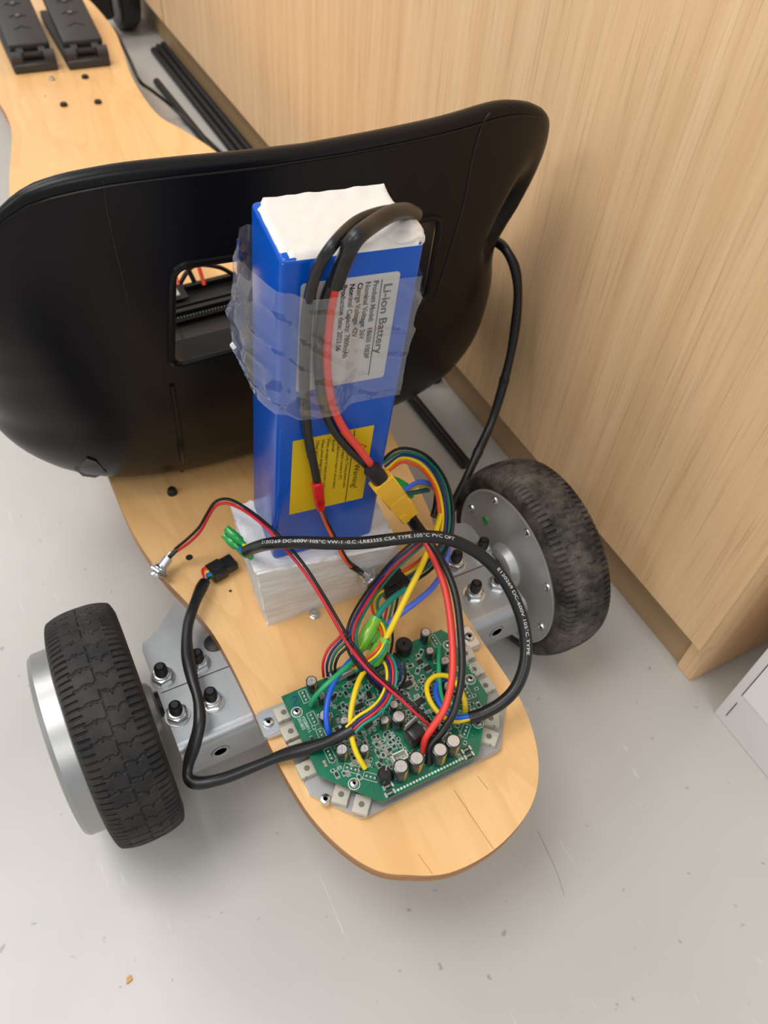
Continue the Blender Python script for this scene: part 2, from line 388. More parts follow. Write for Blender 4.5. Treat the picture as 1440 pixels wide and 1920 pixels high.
# ---- rods on the floor
def rod(p0, p1, r, label, grp=None):
    e = empty('black_rod', p0)
    mb = MB(); mb.cyl(p0, p1, r, seg=20); mb.build('tube', M['black'], e)
    a = (Vector(p1) - Vector(p0)).normalized()
    mb = MB(); mb.cyl(Vector(p0) - a * 0.0015, Vector(p0) + a * 0.003, r * 1.03, seg=20); mb.build('end_cap', M['blackm'], e)
    tag(e, label, 'rod', grp)
RR = 0.0060
rod((0.3795, 0.460, RR), (0.3595, 1.468, RR), RR, 'single black rod lying on floor between deck and rod bundle')
rod((0.3945, 0.60, RR), (0.3945, 1.60, RR), RR, 'black rod in the bundle by the plinth, the one nearest the deck', 'bundle of rods by the plinth')
rod((0.4068, 0.595, RR), (0.4068, 1.612, RR), RR, 'middle black rod in the bundle along the plinth', 'bundle of rods by the plinth')
rod((0.4191, 0.59, RR), (0.4191, 1.62, RR), RR, 'black rod in the bundle lying tight against the plinth', 'bundle of rods by the plinth')
mb = MB(); mb.prism([(0, 0), (0.004, 0.001), (0.0035, 0.0042), (0.0008, 0.0035)], 0.0002, 0.0012, M=Matrix.Translation(P(238, 1846, z=0.0)))
tag(mb.build('wood_crumb', M['chipwood']), 'tiny orange wood crumb on the bare floor', 'crumb')

# ================================================================== go-kart
kart = empty('go_kart', (0.151, 0.288, 0))
tag(kart, 'home-built wooden deck go-kart with black bucket seat and rear hub-motor wheels', 'go-kart')
DT, DB = 0.107, 0.0955       # deck top and underside
left = [(0.131, 0.0965), (0.107, 0.107), (0.092, 0.118), (0.080, 0.137), (0.071, 0.163), (0.0665, 0.195), (0.0655, 0.232), (0.0645, 0.262), (0.0635, 0.285), (0.0605, 0.315),
        (0.053, 0.344), (0.043, 0.378), (0.036, 0.423), (0.0345, 0.48), (0.035, 0.60), (0.037, 0.75), (0.043, 0.92), (0.054, 1.0), (0.067, 1.06), (0.080, 1.12), (0.084, 1.17), (0.082, 1.23), (0.081, 1.32), (0.083, 1.42), (0.09, 1.55), (0.115, 1.68), (0.16, 1.75)]
right = [(0.21, 1.755), (0.26, 1.70), (0.288, 1.58), (0.294, 1.44), (0.285, 1.35), (0.272, 1.26), (0.267, 1.18), (0.270, 1.11), (0.286, 1.065), (0.306, 0.995), (0.312, 0.93), (0.308, 0.80), (0.296, 0.62), (0.277, 0.47), (0.269, 0.41), (0.261, 0.355), (0.253, 0.325),
         (0.241, 0.287), (0.2355, 0.262), (0.2340, 0.232), (0.2342, 0.195), (0.233, 0.171), (0.228, 0.150), (0.219, 0.130), (0.205, 0.113), (0.186, 0.102), (0.160, 0.0955)]
loop = [Vector((x, y, 0)) for x, y in left + right]
cl = smooth(loop[-2:] + loop + loop[:2], 5)
cl = cl[5 * 2:5 * (2 + len(loop))]
poly = [(p.x, p.y) for p in cl][::-1]
mb = MB(); mb.prism(poly, DB, DT, mi=0, side=1, bevel=0.0022); deck = mb.build('deck', [M['maple'], M['ply']], kart, 50)
deck['label'] = 'clear-coated maple plywood deck with rounded tail'
def hexnut(r, h):
    mb = MB(); p = [(r * math.cos(math.radians(60 * i)), r * math.sin(math.radians(60 * i))) for i in range(6)]
    mb.prism(p, 0, h, bevel=h * 0.16); return mb
me_screw = MB().lathe([(0.0012, 0.0016), (0.0014, 0.0022), (0.0026, 0.0019), (0.0032, 0.0008), (0.0033, 0)], seg=16).lathe([(0, 0.0016), (0.0012, 0.0016)], seg=8).mesh('screw', M['bright'])
me_dnut = MB().lathe([(0, 0.0042), (0.0018, 0.0042), (0.0021, 0.0030)], seg=12).lathe([(0.0042, 0.0006), (0.0042, 0)], seg=20)
me_dnut.prism([(0.0036 * math.cos(math.radians(60 * i)), 0.0036 * math.sin(math.radians(60 * i))) for i in range(6)], 0.0006, 0.0032, bevel=0.0005)
me_dnut = me_dnut.mesh('nut', M['bright'])
put('deck_nut', me_dnut, deck, Matrix.Translation((0.133, 0.2955, DT)))
put('deck_nut', me_dnut, deck, Matrix.Translation((0.1635, 1.2689, DT)))
me_dbolt = MB().lathe([(0, 0.004), (0.0042, 0.0036), (0.005, 0.0022), (0.005, 0)], seg=16).mesh('deck_bolt', M['bolt'])
for x, y in ((0.2081, 1.2624), (0.1598, 1.183), (0.2042, 1.1772)): put('deck_bolt', me_dbolt, deck, Matrix.Translation((x, y, DT)))
me_seatb = MB().lathe([(0.0042, 0), (0.0042, 0.0010), (0.0036, 0.0012), (0.0036, 0.004), (0.0025, 0.0055), (0, 0.0058)], seg=18).mesh('seat_bolt', M['bolt'])
put('seat_bolt', me_seatb, deck, Matrix.Translation((0.0763, 0.4515, DT)))
me_hole = MB().lathe([(0, 0.0003), (0.0026, 0.0003), (0.0028, 0)], seg=16).mesh('drill_hole', M['ink'])
put('drill_hole', me_hole, deck, Matrix.Translation((0.0676, 0.3831, DT)))
me_hole2 = MB().lathe([(0, 0.0003), (0.0010, 0.0003), (0.0012, 0)], seg=10).mesh('screw_hole', M['ink'])
for x, y in ((0.085, 0.3409), (0.1434, 1.2201)): put('screw_hole', me_hole2, deck, Matrix.Translation((x, y, DT)))

for a, b_ in (((852, 1482), (925, 1592)), ((785, 1602), (812, 1640)), ((895, 1455), (915, 1480))):
    p0, p1 = P(*a, z=DT), P(*b_, z=DT); n_ = 7; L = []
    for q in range(n_ + 1):
        L.append(p0.lerp(p1, q / n_) + Vector((random.uniform(-1, 1) * 0.00018, 0, 0)))
    mb = MB(); mb.tube(L, 0.00018, 5, n=2); mb.build('surface_crack', M['ply'], deck)
# ---- rear bracket (one cross channel, its two ends carry the wheels)
ZT, ZB, YF, YB = 0.0952, 0.058, 0.2485, 0.333
br = empty('axle_bracket', (0.151, 0.29, ZB), kart); br['label'] = 'galvanised steel cross channel under the deck holding both hub axles'
outl = []
def half(sx):
    """top outline on one side, front to back"""
    c = 0.1512
    pts = [(0.1385, YF), (0.1385, 0.327), (0.1365, 0.3325), (0.131, 0.3345), (0.124, 0.3385), (0.114, 0.348), (0.106, 0.356), (0.09, 0.358)]
    return [(c + sx * x, y) for x, y in pts]
R_ = half(1); L_ = half(-1)
top = R_ + L_[::-1]
mb = MB()
# sheet with the fold: profile swept by x for the front, top as a prism
mb.prism(top, ZT - 0.0028, ZT)
prof = []
for k in range(7):
    a = math.radians(90 * k / 6); prof.append((YF - 0.0075 * math.sin(a), ZT - 0.0075 * (1 - math.cos(a))))
prof = prof + [(YF - 0.0075, ZB)]
inner = [(y + 0.0028, z - 0.0028) for y, z in prof[:-1]] + [(prof[-1][0] + 0.0028, ZB)]
x0, x1 = 0.0127, 0.2897
V = []; n = len(prof)
for x in (x0, x1):
    V += [(x, y, z) for y, z in prof] + [(x, y, z) for y, z in inner]
F = []
for i in range(n - 1):
    F.append((i, i + 1, 2 * n + i + 1, 2 * n + i)); F.append((n + i, 2 * n + n + i, 2 * n + n + i + 1, n + i + 1))
    F.append((i, n + i, n + i + 1, i + 1)); F.append((2 * n + i, 2 * n + i + 1, 3 * n + i + 1, 3 * n + i))
F.append((n - 1, 2 * n - 1, 4 * n - 1, 3 * n - 1))
mb.add(V, F)
mb.box((0.1512, 0.322, 0.0765), (0.262, 0.0028, 0.035))
chan = mb.build('channel', M['zinc'], br, 35, fix=True)
for sx in (-1, 1):
    cx = 0.1512 + sx * 0.113
    q = MB().lathe([(0.0044, 0), (0.0062, 0.0006), (0.0066, 0.0002), (0.0068, 0)], M=Matrix.Translation((cx, YF - 0.0078, 0.074)) @ Matrix.Rotation(math.radians(90), 4, 'X'), seg=20).lathe([(0, 0.0001), (0.0044, 0.0001)], M=Matrix.Translation((cx, YF - 0.0077, 0.074)) @ Matrix.Rotation(math.radians(90), 4, 'X'), seg=20, mi=1)
    q.build('face_hole', [M['zinc'], M['bolt']], br)
    q = MB().lathe([(0, 0.0003), (0.0072, 0.0003), (0.0076, 0)], M=Matrix.Translation((0.1512 + sx * 0.0905, 0.311, ZT)), seg=20); q.build('relief_hole', M['bolt'], br)
    # seam line where the two folded sheets meet
    q = MB().box((0.1512 + sx * 0.1105, 0.2885, ZT + 0.0001), (0.052, 0.0006, 0.0004), M=None); q.build('sheet_seam', M['bolt'], br)
me_nut = hexnut(0.0075, 0.0060); me_nut.lathe([(0.0085, 0), (0.0085, 0.0009), (0.0060, 0.0009)], seg=24); me_nut.lathe([(0.0058, 0.0060), (0.0056, 0.0078), (0.0044, 0.0080)], seg=24)
me_nut = me_nut.mesh('lock_nut', M['bright'], 30)
mbx = MB(); prof_b = [(0.0042, 0.004)]
for i in range(7): prof_b += [(0.0044, 0.006 + i * 0.0012), (0.0039, 0.0066 + i * 0.0012)]
prof_b += [(0.0042, 0.0148), (0.0036, 0.0156), (0.0030, 0.0150), (0.0024, 0.0166), (0, 0.0166)]
me_bolt = mbx.lathe(prof_b, seg=18).mesh('stud_bolt', M['bolt'])
for x, y in ((0.0192, 0.2992), (0.0452, 0.2992), (0.0194, 0.2676), (0.0436, 0.2672), (0.2570, 0.2988), (0.2832, 0.3010), (0.2556, 0.2678), (0.2775, 0.2678)):
    nn = put('lock_nut', me_nut, br, Matrix.Translation((x, y, ZT)) @ Matrix.Rotation(random.random(), 4, 'Z'))
    put('stud_bolt', me_bolt, nn, Matrix.Translation((x, y, ZT)))

# ---- rear wheels
WR, WHW, AY = 0.0825, 0.0235, 0.2881
def tread(t, u):
    """groove depth of the tyre at angle t (rad) and width fraction u"""
    d = 0.0
    au = abs(u)
    n = 108
    ph = (t * n / (2 * math.pi)) % 1.0
    if 0.56 < au < 0.93 and abs(ph - 0.5) < 0.20: d = 0.0016
    m_ = 46; sh = 0.10 * u + (0.30 if u > 0 else 0.0) + 0.07 * math.sin(u * 16.0) + (0.16 if 0.28 < au < 0.33 else 0)
    q = (t * m_ / (2 * math.pi) + sh) % 1.0
    if au < 0.6 and min(q, 1 - q) < 0.075: d = max(d, 0.0009)
    if au < 0.03 and (t * 16 / math.pi) % 1.0 < 0.8: d = max(d, 0.0007)
    return d
def make_wheel(cx, sx, label, tmat, cov):
    """sx: +1 means the outer side points to +x"""
    e = empty('rear_wheel', (cx, AY, WR), kart); e['label'] = label
    MX = Matrix.Translation((cx, AY, WR)) @ Matrix.Rotation(math.radians(90), 4, 'Y')   # local z -> world x
    if sx < 0: MX = Matrix.Translation((cx, AY, WR)) @ Matrix.Rotation(math.radians(-90), 4, 'Y')
    # local z = outward
    nu, na = 48, 756
    us = [-1 + 2 * i / nu for i in range(nu + 1)]
    def rad(u):
        a = abs(u)
        return WR - 0.0052 * a ** 2.6 - (0.0060 * max(0, (a - 0.86) / 0.14) ** 2.2)
    V = []; F = []
    prof = [(0.0660, -WHW + 0.004), (0.0672, -WHW + 0.0005), (0.0705, -WHW - 0.0002)]
    post = [(0.0705, WHW + 0.0002), (0.0672, WHW - 0.0005), (0.0660, WHW - 0.004)]
    rows = [('p', *q) for q in prof] + [('u', u) for u in us] + [('p', *q) for q in post]
    for i in range(na):
        t = 2 * math.pi * i / na
        for rw in rows:
            if rw[0] == 'p': r, z = rw[1], rw[2]
            else: r, z = rad(rw[1]) - tread(t, rw[1]), rw[1] * WHW
            V.append((r * math.cos(t), r * math.sin(t), z))
    mrow = len(rows)
    for i in range(na):
        j = (i + 1) % na
        for k_ in range(mrow - 1): F.append((i * mrow + k_, j * mrow + k_, j * mrow + k_ + 1, i * mrow + k_ + 1))
    mb = MB(); mb.add(V, F, 0, MX); mb.build('tyre', tmat, e, 28, fix=True)
    # hub: inner plate, rim and domed outer cover
    inn = [(0.0, -WHW - 0.006), (0.010, -WHW - 0.006), (0.0125, -WHW - 0.0058), (0.0165, -WHW - 0.004), (0.0185, -WHW - 0.0005), (0.020, -WHW + 0.0018),
           (0.040, -WHW + 0.0022), (0.058, -WHW + 0.0018), (0.0640, -WHW + 0.0010), (0.0652, -WHW - 0.0004), (0.0664, -WHW - 0.0002), (0.0666, -WHW + 0.004)]
    mb = MB(); mb.lathe(inn, MX, 72); hub = mb.build('hub_plate', M['hubp'], e, 30)
    out = [(0.0664, WHW - 0.004), (0.0664, WHW + 0.0006), (0.0650, WHW + 0.0012), (0.0635, WHW + 0.001), (0.0630, WHW + 0.68 * cov), (0.0612, WHW + 0.83 * cov), (0.056, WHW + 0.9 * cov), (0.040, WHW + 0.98 * cov), (0.0, WHW + cov)]
    mb = MB(); mb.lathe(out, MX, 72); mb.build('hub_cover', M['alu'], e, 30)
    mb = MB(); mb.lathe([(0.0665, -WHW + 0.0035), (0.0665, WHW - 0.0035)], MX, 60); mb.build('rim', M['alu'], e)
    ms = MB().lathe([(0.0010, 0.0006), (0.0016, 0.0012), (0.0024, 0.0010), (0.0028, 0)], seg=14).lathe([(0, 0.0006), (0.0010, 0.0006)], seg=6).mesh('hub_screw', M['bright'])
    for i in range(8):
        a = math.radians(45 * i + 12); q = MX @ Matrix.Translation((0.058 * math.cos(a), 0.058 * math.sin(a), -WHW + 0.0018)) @ Matrix.Rotation(math.pi, 4, 'X') @ Matrix.Diagonal((1.35, 1.35, 1.2, 1))
        put('hub_screw', ms, e, q)
    mb = MB(); mb.cyl(MX @ Vector((0, 0, -WHW - 0.005)), MX @ Vector((0, 0, -WHW - 0.040)), 0.0068, seg=24); mb.cyl(MX @ Vector((0, 0, -WHW - 0.0055)), MX @ Vector((0, 0, -WHW - 0.009)), 0.0092, seg=24); mb.build('axle', M['bolt'], e)
    return e, MX
make_wheel(-0.0196, -1, 'rear hub-motor wheel on the open floor side, clean black tread', M['tyre'], 0.0175)
e, MX = make_wheel(0.3228, 1, 'dusty rear hub-motor wheel next to the cabinet', M['tyre_dusty'], 0.004)
gd = P(910, 976, x=0.3011); mb = MB(); mb.cyl(gd + Vector((0.0006, 0, 0)), gd - Vector((0.0006, 0, 0)), 0.0036, seg=18); o = mb.build('green_dot', M['bulletg'], e); o['label'] = 'round green sticker on the hub plate'

# ---- seat shell
SX = 0.185
def interp(pts, z):
    for (z0, y0), (z1, y1) in zip(pts, pts[1:]):
        if z <= z1: return y0 + (y1 - y0) * max(0, (z - z0) / (z1 - z0))
    return pts[-1][1]
def y_mid(z): return interp([(0.098, 0.50), (0.105, 0.480), (0.112, 0.462), (0.125, 0.449), (0.15, 0.440), (0.20, 0.433), (0.28, 0.428), (0.34, 0.422), (0.385, 0.418), (0.42, 0.415)], z)
def half_w(z): return interp([(0.09, 0.12), (0.105, 0.150), (0.112, 0.168), (0.125, 0.187), (0.15, 0.203), (0.185, 0.208), (0.22, 0.202), (0.25, 0.186), (0.275, 0.181), (0.30, 0.188), (0.33, 0.196), (0.40, 0.198)], z)
def wrap(z): return interp([(0.1, 0.075), (0.14, 0.095), (0.20, 0.095), (0.25, 0.062), (0.29, 0.036), (0.4, 0.033)], z)
def z_top(f):
    r_ = [(0, 0.3888), (0.2, 0.3892), (0.33, 0.3897), (0.45, 0.3903), (0.55, 0.3915), (0.64, 0.3932), (0.72, 0.3932), (0.80, 0.3900), (0.87, 0.3850), (0.93, 0.3770), (0.97, 0.365), (1.0, 0.335)]
    l_ = [(0, 0.3888), (0.2, 0.3908), (0.35, 0.3928), (0.5, 0.3940), (0.60, 0.3930), (0.67, 0.3915), (0.75, 0.3868), (0.85, 0.368), (1.0, 0.335)]
    return sum(interp(l_ if f < 0 else r_, abs(f) + d_) for d_ in (-0.03, 0, 0.03)) / 3 - 0.0048
NUs, NVs = 72, 40
def seat_pt(i, j, off):
    """i across, j up, off: 0 outer skin, 1 inner skin"""
    s = -1 + 2 * i / NUs
    t = s * math.pi / 2
    ex_ = 2 / 3.0
    fx = math.copysign(abs(math.sin(t)) ** ex_, s); fy = 1 - abs(math.cos(t)) ** ex_
    v = j / NVs
    zt = z_top(fx)
    z = 0.106 + (zt - 0.106) * (v ** 0.85 if v < 1 else 1)
    # smooth the piecewise profile a little by averaging
    ym = (y_mid(z - 0.008) + y_mid(z) + y_mid(z + 0.008)) / 3; w = (half_w(z - 0.012) + half_w(z) + half_w(z + 0.012)) / 3
    D = (wrap(z - 0.01) + wrap(z) + wrap(z + 0.01)) / 3
    # flared wing at the upper outer corners with a hollow below it
    a = abs(fx)
    wing = 0.0
    dent = math.exp(-((a - 0.90) / 0.05) ** 2 - ((z - 0.300) / 0.028) ** 2)
    if fx < 0: w += max(0.0, min(1, (z - 0.13) / 0.05)) * interp([(0.1, 0.012), (0.2, 0.012), (0.26, 0.030), (0.30, 0.026), (0.4, 0.020)], z); dent = 0
    x = SX + fx * (w - 0.004 * dent); y = ym + D * fy + 0.017 * dent
    if off:
        th = 0.024 - 0.012 * max(0, min(1, (v - 0.84) / 0.16)); x = SX + (x - SX) * 0.945; y = y + th * (1 - 0.3 * fy); z = z + 0.004 * (1 - v)
    return Vector((x, y, z))
V = []; F = []
for off in (0, 1):
    for j in range(NVs + 1):
        for i in range(NUs + 1): V.append(seat_pt(i, j, off))
st = NUs + 1; base = st * (NVs + 1)
for j in range(NVs):
    for i in range(NUs):
        a = j * st + i; F.append((a, a + 1, a + st + 1, a + st)); a += base; F.append((a, a + st, a + st + 1, a + 1))
def bridge(ids):
    for p, q in zip(ids, ids[1:]): F.append((p, p + base, q + base, q))
# rounded top lip: extra rows between the skins
border = [(j * st) for j in range(NVs + 1)] + [NVs * st + i for i in range(1, NUs + 1)] + [j * st + NUs for j in range(NVs - 1, -1, -1)]
bottom = [i for i in range(NUs + 1)]
nV = len(V); K = 6
prev = border
for kk in range(1, K):
    a = math.pi * kk / K
    cur = []
    for b_ in border:
        p0, p1 = V[b_], V[b_ + base]; mid = (p0 + p1) / 2; h = (p0 - p1) / 2
        i_ = b_ % st; j_ = b_ // st
        a_ = abs(-1 + 2 * i_ / NUs); sgn = -1 if i_ < NUs / 2 else 1
        s_ = max(0, min(1, (a_ - 0.55) / 0.45)) if j_ == NVs else 1.0
        s_ = s_ * s_ * (3 - 2 * s_)
        if j_ < NVs: lowu = max(0, (j_ / NVs - 0.8) / 0.2) * 0.35
        else: lowu = 0.35
        outw = Vector((0, 0, 1)) * (1 - s_) + Vector((0.55 * sgn, 0.55, lowu)) * s_
        if outw.length: outw.normalize()
        V.append(mid + h * math.cos(a) + outw * (h.length * 0.72 * math.sin(a))); cur.append(len(V) - 1)
    for q in range(len(border) - 1): F.append((prev[q], prev[q + 1], cur[q + 1], cur[q]))
    prev = cur
last = [b_ + base for b_ in border]
for q in range(len(border) - 1): F.append((prev[q], prev[q + 1], last[q + 1], last[q]))
# close the lower edge: bottom skin edge plus the two ends of the lip
lowL = [border[0]] + [nV + kk * len(border) for kk in range(K - 1)] + [last[0]]
lowR = [border[-1]] + [nV + kk * len(border) + len(border) - 1 for kk in range(K - 1)] + [last[-1]]
for i in range(NUs): F.append((i, i + base, i + 1 + base, i + 1))
F.append(tuple(lowL)); F.append(tuple(lowR[::-1]))
mb = MB(); mb.add(V, F); bmesh.ops.recalc_face_normals(mb.bm, faces=mb.bm.faces)
seat = empty('seat', (SX, 0.46, DT), kart); seat['label'] = 'black moulded plastic bucket seat seen from behind'
me_shell = mb.mesh('seat_shell', M['seat'], 60)
shell = put('seat_shell', me_shell, seat)
# the two strap windows
WIN = [[(0.0985, 0.327), (0.146, 0.324), (0.146, 0.252), (0.0895, 0.250)], [(0.2845, 0.322), (0.232, 0.324), (0.232, 0.252), (0.2865, 0.250)]]
def rounded(poly, r, n=5):
    out = []; N = len(poly)
    for i in range(N):
        p, a, b_ = Vector(poly[i]), Vector(poly[i - 1]), Vector(poly[(i + 1) % N])
        u = (a - p).normalized(); w = (b_ - p).normalized()
        for k_ in range(n + 1):
            t = k_ / n; q0 = p + u * r; q1 = p + w * r
            out.append((1 - t) ** 2 * q0 + 2 * t * (1 - t) * p + t * t * q1)
    return out
for wpoly in WIN:
    rp = rounded(wpoly, 0.010)
    mc = MB(); mc.prism([(p.x, p.y) for p in rp], -0.6, -0.38, M=Matrix.Rotation(math.radians(90), 4, 'X')); bmesh.ops.recalc_face_normals(mc.bm, faces=mc.bm.faces)
    cut = put('cutter', mc.mesh('cutter', M['seat']))
    bo = shell.modifiers.new('b', 'BOOLEAN'); bo.operation = 'DIFFERENCE'; bo.object = cut; bo.solver = 'EXACT'
    bpy.context.view_layer.update()
    nm = bpy.data.meshes.new_from_object(shell.evaluated_get(bpy.context.evaluated_depsgraph_get()))
    shell.modifiers.clear(); shell.data = nm; nm.name = 'seat_shell'
    nm.shade_smooth(); nm.set_sharp_from_angle(angle=math.radians(50))
    bpy.data.objects.remove(cut)
def w_extra(z): return max(0.0, min(1, (z - 0.13) / 0.05)) * interp([(0.1, 0.012), (0.2, 0.012), (0.26, 0.030), (0.30, 0.026), (0.4, 0.020)], z)
def seat_y(x, z):
    fx = (x - SX) / ((half_w(z - .012) + half_w(z) + half_w(z + .012)) / 3 + (w_extra(z) if x < SX else 0)); fx = max(-1, min(1, fx))
    sn = abs(fx) ** 1.5; fy = 1 - (1 - sn * sn) ** (1 / 3.0) if sn < 1 else 1
    return (y_mid(z - 0.008) + y_mid(z) + y_mid(z + 0.008)) / 3 + (wrap(z - 0.01) + wrap(z) + wrap(z + 0.01)) / 3 * fy
def seat_px(px_, py_, push=0.0):
    """the point of the seat's back that the photograph shows at a pixel"""
    y = 0.44
    for _ in range(14):
        p = P(px_, py_, y=y); y = 0.5 * y + 0.5 * seat_y(p.x, p.z)
    return P(px_, py_, y=y - push)
for wpoly in WIN:
    c = sum((Vector(p) for p in wpoly), Vector((0, 0))) / 4
    rp = rounded([tuple(c + (Vector(p) - c) * 1.035) for p in wpoly], 0.011)
    pts = [Vector((p.x, seat_y(p.x, p.y) + 0.0006, p.y)) for p in rp]; pts.append(pts[0])
    mb = MB(); mb.tube(pts, 0.0028, 8, n=2, caps=False); mb.build('window_rim', M['seat'], seat)
# mould lines, a raised rib and a scuff on the back
def on_seat(lst, r, name, m_, push=0.0):
    mb = MB(); mb.tube([seat_px(x, z, push) for x, z in lst], r, 6, n=6); return mb.build(name, m_, seat)
on_seat([(193, 338), (200, 390), (215, 460), (232, 530), (247, 595)], 0.0005, 'mould_line', M['blackm'])
on_seat([(918, 212), (903, 236), (885, 300), (872, 370), (850, 450), (828, 520), (815, 562)], 0.0007, 'mould_line', M['ink'])
on_seat([(322, 722), (329, 762), (337, 815), (342, 862), (339, 900)], 0.0021, 'rib', M['seat'])
# lip bead below the rolled top edge
pts = [seat_pt(i, NVs, 0) + Vector((0, -0.0003, -0.0030)) for i in range(15, NUs - 14, 2)]
mb = MB(); mb.tube(pts, 0.0009, 6, n=1); mb.build('lip_bead', M['seat'], seat)
# torn notch
q2 = [seat_px(*p, 0.0018) for p in ((140, 880), (163, 860), (180, 866), (200, 887), (178, 896), (155, 893))]
mb = MB(); mb.add(q2 + [p + Vector((0, 0.004, 0)) for p in q2], [(5, 4, 3, 2, 1, 0), (6, 7, 8, 9, 10, 11)] + [(i, (i + 1) % 6, 6 + (i + 1) % 6, 6 + i) for i in range(6)]); o = mb.build('torn_notch', M['tear'], seat, fix=True); o['label'] = 'scuffed notch at the lower corner of the seat back'
# seat pan
mb = MB()
NXp, NYp = 26, 22
V = []; F = []
for dz in (0, -0.012):
    for j in range(NYp + 1):
        for i in range(NXp + 1):
            fx = -1 + 2 * i / NXp; y = 0.478 + 0.208 * j / NYp
            w = 0.175 - 0.01 * (j / NYp); z = 0.124 + 0.065 * (1 - 0.85 * (j / NYp)) * abs(fx) ** 6 + 0.006 * (j / NYp) ** 2 + dz
            V.append((SX + fx * w, y, z))
sp_ = NXp + 1; bb = sp_ * (NYp + 1)
for j in range(NYp):
    for i in range(NXp):
        a = j * sp_ + i; F.append((a, a + sp_, a + sp_ + 1, a + 1)); a += bb; F.append((a, a + 1, a + sp_ + 1, a + sp_))
edge = [i for i in range(sp_)] + [j * sp_ + NXp for j in range(1, NYp + 1)] + [NYp * sp_ + i for i in range(NXp - 1, -1, -1)] + [j * sp_ for j in range(NYp - 1, 0, -1)]
for p, q in zip(edge, edge[1:] + edge[:1]): F.append((p, q, q + bb, p + bb))
mb.add(V, F); mb.build('seat_pan', M['seat_in'], seat, 60, fix=True)
mb = MB(); mb.tube([(0.135, 0.50, 0.1246), (0.140, 0.58, 0.1258), (0.144, 0.685, 0.1300)], 0.0008, 6); mb.build('mould_line', M['ink'], seat)
for x in (0.10, 0.27):
    mb = MB(); mb.box((x, 0.58, 0.111), (0.03, 0.20, 0.009), 0.001); mb.build('seat_foot', M['seat_in'], seat)

# ---- pedals on the deck
def pedal(x0, y0, w, label):
    e = empty('foot_pedal', (x0 + w / 2, y0, DT), kart); e['label'] = label
    yaw = Matrix.Translation((x0, y0, DT)) @ Matrix.Rotation(math.radians(-1.5), 4, 'Z')
    mb = MB(); mb.box((w / 2, 0.105, 0.006), (w, 0.21, 0.012), 0.002, M=yaw); mb.build('base', M['pedal'], e)
    for sx in (0.0075, w - 0.0075):
        mb = MB(); mb.cyl(yaw @ Vector((sx - 0.0075, 0.011, 0.017)), yaw @ Vector((sx + 0.0075, 0.011, 0.017)), 0.0085, seg=20); mb.box((sx, 0.011, 0.010), (0.015, 0.017, 0.012), M=yaw); mb.build('hinge_lug', M['pedal'], e)
    tilt = yaw @ Matrix.Translation((0, 0.011, 0.019)) @ Matrix.Rotation(math.radians(9), 4, 'X')
    mb = MB(); mb.box((w / 2, 0.112, 0.004), (w - 0.004, 0.20, 0.013), 0.0035, M=tilt, seg=2)
    for sx in (0.36, 0.64): mb.box((w * (0.25 if sx < 0.5 else 0.75), 0.008, 0.001), (0.010, 0.018, 0.010), 0.001, M=tilt)
    pl = mb.build('tread_plate', M['pedal'], e)
    mb = MB(); mb.cyl(tilt @ Vector((w * 0.32, 0.003, -0.001)), tilt @ Vector((w * 0.68, 0.003, -0.001)), 0.0046, seg=10)
    for i in range(6): mb.cyl(tilt @ Vector((w * 0.36 + i * 0.0034, 0.003, -0.001)), tilt @ Vector((w * 0.36 + 0.0014 + i * 0.0034, 0.003, -0.001)), 0.0056, seg=12)
    mb.build('return_spring', M['blackm'], e)
    for yy in (0.058, 0.092, 0.126, 0.160):
        mb = MB()
        for sg in (-1, 1):
            mb.box((0, 0, 0), (0.014, 0.0022, 0.0016), M=tilt @ Matrix.Translation((w / 2 + sg * 0.0056, yy - 0.0035, 0.0108)) @ Matrix.Rotation(-sg * math.radians(35), 4, 'Z'))
        mb.build('chevron', M['pedal'], e)
        if yy > 0.06:
            q = tilt @ Matrix.Translation((w / 2, yy - 0.006, 0.0105)); mb = MB(); mb.lathe([(0.0052, 0), (0.0052, 0.001), (0.0044, 0.0016), (0.0020, 0.0010), (0, 0.0008)], q, 20)
            for a in (0.7, 2.27): mb.box((0, 0, 0.0013), (0.0056, 0.0012, 0.0006), M=q @ Matrix.Rotation(a, 4, 'Z'), mi=1)
            mb.build('pedal_screw', [M['pedal'], M['bright']], e)
pedal(0.1195, 1.300, 0.060, 'black plastic foot pedal, the one further from the cabinet')
pedal(0.1930, 1.293, 0.060, 'black plastic foot pedal, the one nearer the cabinet')
# ---- front axle and wheel
mb = MB(); mb.box((0.20, 1.70, 0.062), (0.30, 0.06, 0.05), 0.006); mb.build('front_axle_beam', M['blackm'], kart)
def fwheel(cx, label):
    e = empty('front_wheel', (cx, 1.74, 0.075), kart); e['label'] = label
    MX = Matrix.Translation((cx, 1.74, 0.075)) @ Matrix.Rotation(math.radians(90), 4, 'Y')
    mb = MB(); mb.lathe([(0.050, -0.017), (0.056, -0.020), (0.068, -0.019), (0.0735, -0.013), (0.075, -0.005), (0.075, 0.005), (0.0735, 0.013), (0.068, 0.019), (0.056, 0.020), (0.050, 0.017)], MX, 64); mb.build('tyre', M['black'], e, 30)
    mb = MB(); mb.lathe([(0, -0.012), (0.014, -0.012), (0.017, -0.006), (0.046, -0.006), (0.0505, -0.016), (0.0505, 0.016), (0.046, 0.006), (0.017, 0.006), (0.014, 0.012), (0, 0.012)], MX, 48); mb.build('rim', M['blackm'], e, 30)
    mb = MB(); mb.cyl((cx - 0.03, 1.74, 0.075), (cx + 0.016, 1.74, 0.075), 0.006); mb.build('axle_bolt', M['bright'], e)
    return e
fwheel(0.382, 'black front wheel beside the far cabinet door'); fwheel(0.022, 'black front wheel on the open floor side')

